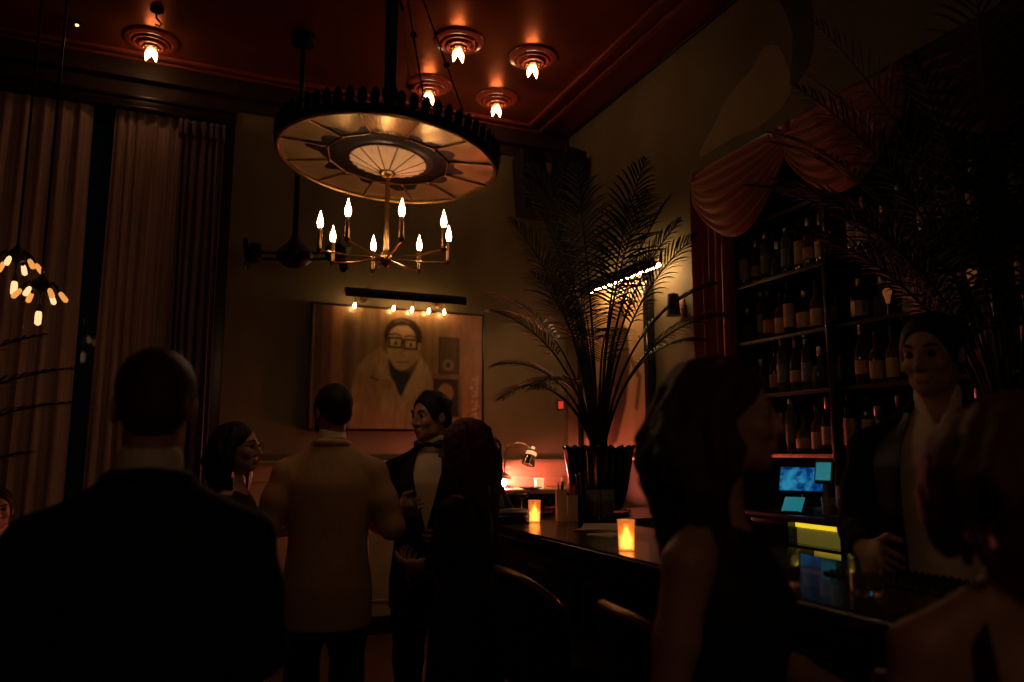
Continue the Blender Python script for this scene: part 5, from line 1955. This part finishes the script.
def suit(jm, tm='suit_black', tie=None, open_v=True, hem=.72, lapel_m='satin', vw=1.0, vz=0.0):
    def fn(c):
        t, dz, sh, A, Lg = c['t'], c['dz'], c['sh'], c['A'], c['Lg']
        # trousers
        G = SDF()
        for s_ in (-1, 1):
            G.chain(Lg[s_], [.090, .086, .070, .062, .056], k=.03)
            an = Lg[s_][-1]
            G.cap(an, an + V3(0, .01, -.035), .056, .058, k=.02)
        G.loft(sh([(.78, .165, .12), (.9, .172, .120), (1.04, .156, .110)]), 0, k=.03)
        G.mesh('trousers', tm, t, .011)
        shoes(c)
        # shirt
        Ts = sh([r for r in c['T'] if r[0] >= 1.0])
        G = SDF()
        G.loft(Ts[:-1], .010, k=.02)
        G.cap((0, -.014, 1.455 + dz), (0, -.008, 1.516 + dz), .069, .063, k=.02)
        G.cap((0, -.014, 1.45 + dz), (0, -.004, 1.60 + dz), .049, .049, k=.004, sub=True)
        if tie is None:
            G.cut((-.08, .0, 1.40 + dz), (.08, .15, 1.56 + dz), lambda X, Y, Z: np.maximum(np.abs(X) - (Z - 1.42 - dz) * .42, .0 - Y), .004)
        G.mesh('shirt', 'shirt_white', t, .0065)
        # jacket
        J = [(hem, .196, .138), (.86, .196, .142), (.98, .180, .130), (1.08, .172, .124), (1.2, .186, .132, 0, .004), (1.31, .200, .138, 0, .004), (1.37, .172, .116), (1.435, .106, .090, 0, -.012), (1.49, .077, .074, 0, -.016), (1.505, .070, .070, 0, -.018)]
        if c['sit']:
            J = [r for r in J if r[0] > .9]
        G = SDF()
        G.loft(sh(J), 0, k=.02)
        for s_ in (-1, 1):
            p0, p1, p2 = A[s_]['p']
            G.cap((s_ * .070, -.014, 1.440 + dz), p0 + V3(s_ * .002, 0, .004), .042, .050, k=.03)
            G.chain([p0, p0 * .5 + p1 * .5, p1], [.058, .061, .057], k=.03)
            G.chain([p1, p1 * .5 + p2 * .5, p2 + (p1 - p2) * .06], [.058, .053, .045], k=.02)
        G.cap((0, -.014, 1.45 + dz), (0, -.004, 1.62 + dz), .066, .062, k=.004, sub=True)
        # sleeves are hollow at the cuff
        for s_ in (-1, 1):
            p0, p1, p2 = A[s_]['p']
            v = unit(p2 - p1)
            G.cap(p2 - v * .02, p2 + v * .06, .036, .036, k=.004, sub=True)
        W = [(1.06, .0), (1.12, .012), (1.25, .048), (1.36, .072), (1.44, .066), (1.52, .05)]
        if vw > 1.5:
            W = [(.90, .045), (1.05, .055), (1.25, .062), (1.36, .058), (1.44, .045), (1.52, .035)]
        if open_v:
            wz, wv = [q[0] + dz - vz * max(0, (1.36 - q[0]) / .3) for q in W], [q[1] * vw for q in W]

            def wedge(X, Y, Z):
                return np.maximum(np.maximum(np.abs(X) - np.interp(Z, wz, wv), .02 - Y), wz[0] - Z)
            G.cut((-.12, .0, wz[0]), (.12, .2, wz[-1] + .1), wedge, .006)
        # seams: back centre seam and vent
        G.cap((0, -.16, hem + dz + .0), (0, -.148, hem + .24 + dz), .010, .002, k=.004, sub=True)
        G.mesh('jacket', jm, t, .0068)
        # back collar
        G = SDF()
        for k in range(11):
            a0_, a1_ = [PI + PI * (-.06 + 1.12 * q / 11) for q in (k, k + 1)]
            P_ = lambda a: (.074 * math.cos(a), -.018 + .072 * math.sin(a), 1.480 + dz + .012 * abs(math.sin(a)))
            G.cap(P_(a0_), P_(a1_), .014, k=.01)
        G.mesh('collar', jm, t, .005)
        if open_v:
            Jr = np.array([q + (0,) * (5 - len(q)) for q in sh(J)])

            def front(x, z):
                a = np.interp(z, Jr[:, 0], Jr[:, 1]); b_ = np.interp(z, Jr[:, 0], Jr[:, 2]); cy = np.interp(z, Jr[:, 0], Jr[:, 4])
                return cy + b_ * math.sqrt(max(0, 1 - (x / a) ** 2))
            for s_ in (-1, 1):
                bm = B()

                def f(u, v):
                    z = max(wz[0], 1.02 + dz) + .03 + (1.46 + dz - max(wz[0], 1.02 + dz) - .03) * v
                    wv_ = np.interp(z, wz, wv)
                    lw = .012 + .060 * math.sin(PI * min(1, .15 + .62 * v)) * (1 if v < .86 else .75)
                    x = wv_ - .004 + lw * u
                    return (s_ * x, front(x, z) + .010 - .004 * u, z)
                sheet(bm, f, 6, 26, .004 * s_)
                obj('lapel', bm, lapel_m, t)
            if tie == 'bow':
                G = SDF()
                yb = .083
                G.ell((0, yb + .004, 1.492 + dz), (.011, .012, .014), k=.004)
                for s_ in (-1, 1):
                    G.cap((s_ * .012, yb, 1.492 + dz), (s_ * .055, yb - .012, 1.494 + dz), .009, .023, k=.006)
                G.mesh('bow_tie', 'satin', t, .004)
            elif tie == 'long':
                bm = B()

                def f(u, v):
                    z = 1.07 + dz + .42 * v
                    hw = .040 - .022 * v if v < .93 else .024
                    x = (u - .5) * 2 * hw
                    return (x, max(front(x, z) - .008, .07 if v > .9 else 0) + .004 * (1 - abs(2 * u - 1)), z)
                sheet(bm, f, 4, 20, .006)
                obj('necktie', bm, 'satin', t)
    return fn


def dress(m_, length=.45, flare=.20, straps=True, sleeves=False, back_low=1.22, m_sleeve=None, neck=1.36):
    def fn(c):
        t, dz, sh, A = c['t'], c['dz'], c['sh'], c['A']
        G = SDF()
        rows = [(length, flare, flare * .8), (.70, .5 * (flare + .178), .5 * (flare * .8 + .13)), (.78, .196, .148), (.88, .192, .142), (1.0, .160, .118), (1.08, .130, .097), (1.17, .140, .110, 0, .008), (1.25, .157, .130, 0, .018), (1.32, .152, .112, 0, .006), (1.38, .125, .086), (1.435, .078, .068, 0, -.01)]
        if c['sit']:
            rows = [r for r in rows if r[0] >= .88]
        G.loft(sh(rows), 0, k=.02)
        if straps and not sleeves:
            def scoop(X, Y, Z):
                # neckline: lower at the back, shoulders bare except the straps
                zc = np.where(Y < 0, back_low, neck) + dz
                sx = np.abs(np.abs(X) - .085)
                d = zc + .10 * (np.abs(X) / .15) ** 2 - Z
                return np.maximum(d, .014 - sx)
            G.cut((-.3, -.3, 1.15 + dz), (.3, .3, 1.6 + dz), scoop, .006)
        if sleeves:
            for s_ in (-1, 1):
                p0, p1, p2 = A[s_]['p']
                G.chain([(s_ * .08, -.01, 1.395 + dz), p0, p1], [.042, .055, .050], k=.03)
                if sleeves == 'long':
                    G.chain([p1, p2], [.050, .040], k=.02)
                v = unit(p1 - p0) if sleeves != 'long' else unit(p2 - p1)
                e = p1 if sleeves != 'long' else p2
                G.cap(e - v * .02, e + v * .08, .036, .036, k=.004, sub=True)
            G.cap((0, -.01, 1.42 + dz), (0, .02, 1.62 + dz), .075, .06, k=.006, sub=True)
        G.mesh('dress', m_, t, .0075)
        shoes(c)
    return fn


def glasses(c):
    hp, t = c['hp'], c['t']
    bm = B()
    for s_ in (-1, 1):
        tube(bm, [hp(s_ * .031 + .021 * math.cos(a), .098, .001 + .017 * math.sin(a)) for a in [2 * PI * k / 20 for k in range(20)]], .0018, 6, closed=True)
        tube(bm, [hp(s_ * .052, .097, .005), hp(s_ * .076, .05, .006), hp(s_ * .080, -.02, .004)], .0016, 6)
    tube(bm, [hp(-.010, .099, .004), hp(0, .102, .007), hp(.010, .099, .004)], .0018, 6)
    obj('glasses', bm, 'black_lacquer', t)


def earrings(c):
    for s_ in (-1, 1):
        bm = B()
        ball(bm, c['hp'](s_ * .080, -.008, -.047), .006, 10)
        ball(bm, c['hp'](s_ * .081, -.008, -.060), .0075, 10)
        obj('earring', bm, 'pearl', c['t'])


def beard(c):
    G = SDF()
    hp, Rh = c['hp'], c['Rh']
    G.ell(hp(0, .034, -.078), (.058, .056, .040), Rh, k=.02)
    G.ell(hp(0, .070, -.100), (.028, .024, .022), Rh, k=.02)
    for s_ in (-1, 1):
        G.cap(hp(s_ * .067, .012, -.01), hp(s_ * .056, .030, -.07), .010, .016, k=.02)
    G.ell(hp(0, .098, -.062), (.026, .030, .020), Rh, k=.008, sub=True)
    G.ell(hp(0, .080, -.02), (.050, .06, .050), Rh, k=.012, sub=True)
    G.mesh('beard', 'beard_hair', c['t'], .005)


def necklace(c):
    bm = B()
    pts = []
    for k in range(28):
        a = 2 * PI * k / 28
        y = -.012 + .072 * math.sin(a)
        pts.append((.066 * math.cos(a), y, 1.445 + c['dz'] - .028 * math.sin(a)))
    tube(bm, pts, .0025, 6, closed=True)
    obj('necklace', bm, 'cap_gold', c['t'])

# ------------------------------------------------------------------ the people in the room
person('man in a dark suit seen from behind, close at the left, cropped hair', (-.066, 1.655), 4, 1.668, 'm', (4, -8),
       {1: dict(el=(.228, .01, 1.13), wr=(.15, .22, 1.10), d=(-.5, .8, .1), n=(-.6, -.3, -.2), c=.9), -1: dict(el=(-.228, -.01, 1.13), wr=(-.20, .17, 1.0), d=(0, .7, -.4), n=(1, 0, 0), c=.5)},
       hair=('crop', 'hair_brown'), outfit=suit('suit_navy', open_v=False), hands=False)
person('man in a cream dinner jacket seen from behind beside the portrait', (.60, 3.50), 14, 1.765, 'm', (24, -4),
       {1: dict(el=(.275, -.02, 1.12), wr=(.17, .20, 1.14), d=(-.6, .7, .1), n=(-.5, -.4, 0), c=1.0), -1: dict(el=(-.265, -.01, 1.13), wr=(-.16, .22, 1.12), d=(.6, .7, .1), n=(.5, -.4, 0), c=1.0)},
       hair=('short', 'hair_dark'), outfit=suit('jacket_cream', open_v=False, hem=.70, lapel_m='jacket_cream'), extras=(beard,), hands=False)
tux = person('man in a black tuxedo with bow tie holding a drink, facing the cream jacket', (1.115, 3.64), 206, 1.755, 'm', (-42, -6),
       {1: dict(el=(.265, -.01, 1.13), wr=(.135, .20, 1.195), d=(-.85, .45, .12), n=(-.35, -.75, 0), c=1.05), -1: dict(el=(-.26, .0, 1.12), wr=(-.14, .21, 1.06), d=(.8, .5, .05), n=(.3, -.8, 0), c=.9)},
       hair=('swept', 'hair_dark'), outfit=suit('suit_black', tie='bow'))
person('woman with long wavy auburn hair in a black dress beside the tuxedo', (1.03, 2.88), 318, 1.59, 'f', (15, -6),
       {1: dict(el=(.20, -.02, 1.13), wr=(.06, .21, 1.08), d=(-.7, .7, 0), n=(-.4, -.5, -.3), c=.9), -1: dict(el=(-.205, .03, 1.15), wr=(-.09, .20, 1.12), d=(.5, .8, 0), n=(.3, 0, .8), c=1.0)},
       skin='skin', hair=('long', 'hair_auburn', .26, .030, .012), outfit=dress('dress_black', .40, .22, sleeves='short'), extras=(earrings,))
person('woman with dark curly hair and glasses facing the cream jacket man', (.195, 3.46), 112, 1.585, 'f', (-6, 2),
       {}, skin='skin_pale', hair=('long', 'hair_dark', .17, .034, .014, '', .0), outfit=dress('dress_velvet', .45, .22, sleeves='long'), extras=(glasses, earrings, necklace), hands=False)
person('seated man in white shirt and dark tie at the left picture edge', (-.965, 5.10), 168, 1.65, 'm', (0, -2), {}, hair=('short', 'hair_dark'), outfit=suit('suit_black', tie='long'), sit=True, hands=False)
person('dark haired woman leaning on the bar end behind the auburn haired woman', (1.62, 4.26), 150, 1.58, 'f', (10, -12),
       {1: dict(el=(.22, .10, 1.14), wr=(.12, .30, 1.20), d=(-.4, .9, -.1), n=(0, 0, -1), c=.3), -1: dict(el=(-.22, .10, 1.14), wr=(-.14, .31, 1.20), d=(.3, .9, -.1), n=(0, 0, -1), c=.3)},
       hair=('long', 'hair_dark', .24, .02, .006), outfit=dress('dress_black', .45, .22, sleeves='long'), hands=True)
person('woman with long curly hair and bare arms in profile at the bar', (.935, 1.19), 146, 1.645, 'f', (22, 0),
       {1: dict(el=(.205, -.04, 1.12), wr=(.20, .08, .90), d=(0, .7, -.6), n=(-1, 0, 0), c=.5), -1: dict(el=(-.20, .03, 1.12), wr=(-.12, .22, 1.08), d=(.3, .9, .1), n=(1, 0, 0), c=.9)},
       hoff=.012, skin='skin', hair=('long', 'hair_brown', .26, .048, .018, '', -.03), outfit=dress('dress_black', .40, .24, back_low=1.37, neck=1.405), extras=(earrings,), hands=False)
person('man in dark suit and white shirt standing behind the bar facing the room', (2.185, 1.675), 236, 1.90, 'm', (-18, -8),
       {1: dict(el=(.232, .02, 1.12), wr=(.19, .22, 1.085), d=(-.4, .85, -.1), n=(-.6, -.3, -.4), c=1.2), -1: dict(el=(-.27, .0, 1.13), wr=(-.20, .20, 1.06), d=(.3, .9, -.1), n=(.8, 0, 0), c=.6)},
       hair=('short', 'hair_dark'), outfit=suit('suit_black', vw=1.7, vz=.10), hands=True)
person('brown haired woman nearest the camera at right, bare shoulders, dark strap dress', (1.06, .708), 34, 1.545, 'f', (10, 2),
       {1: dict(el=(.22, .02, 1.12), wr=(.18, .22, 1.05), d=(-.2, .9, 0), n=(-1, 0, 0), c=.6), -1: dict(el=(-.205, -.03, 1.12), wr=(-.20, .08, .90), d=(0, .3, -1), n=(1, 0, 0), c=.5)},
       skin='skin', hair=('long', 'hair_auburn', .10, .026, .010), outfit=dress('dress_velvet', .40, .24, back_low=1.16), hands=False)


def at_person(t, p):
    m_ = Matrix.Translation(t.location) @ Matrix.Rotation(t.rotation_euler.z, 4, 'Z') @ Matrix.Diagonal((t.scale.x,) * 3 + (1,))
    return m_ @ Vector(p)


# what they hold
g = drink('tumbler_glass', 'short drink glass held up at chest height by the tuxedo man', at_person(tux, (.045, .275, 1.165)), 'rocks')
# a chair under the seated man
t = thing('dining_chair', 'dark chair under the seated man at the left picture edge', 'chair', (-.955, 5.10, 0), R(-168))
bm = B(); box(bm, (-.23, -.22, .385), (.23, .27, .425), .015); obj('seat', bm, 'dark_leather', t)
bm = B()
sheet(bm, lambda u, v: (-.22 + .44 * u, -.25 - .05 * v - .03 * math.sin(PI * u), .44 + .46 * v), 10, 6, .03); obj('backrest', bm, 'dark_leather', t)
for x in (-.2, .2):
    for y in (-.2, .24):
        bm = B(); tube(bm, [(x, y, .385), (x * 1.06, y * 1.06, 0)], [.02, .014], 8); obj('leg', bm, 'dark_wood', t)
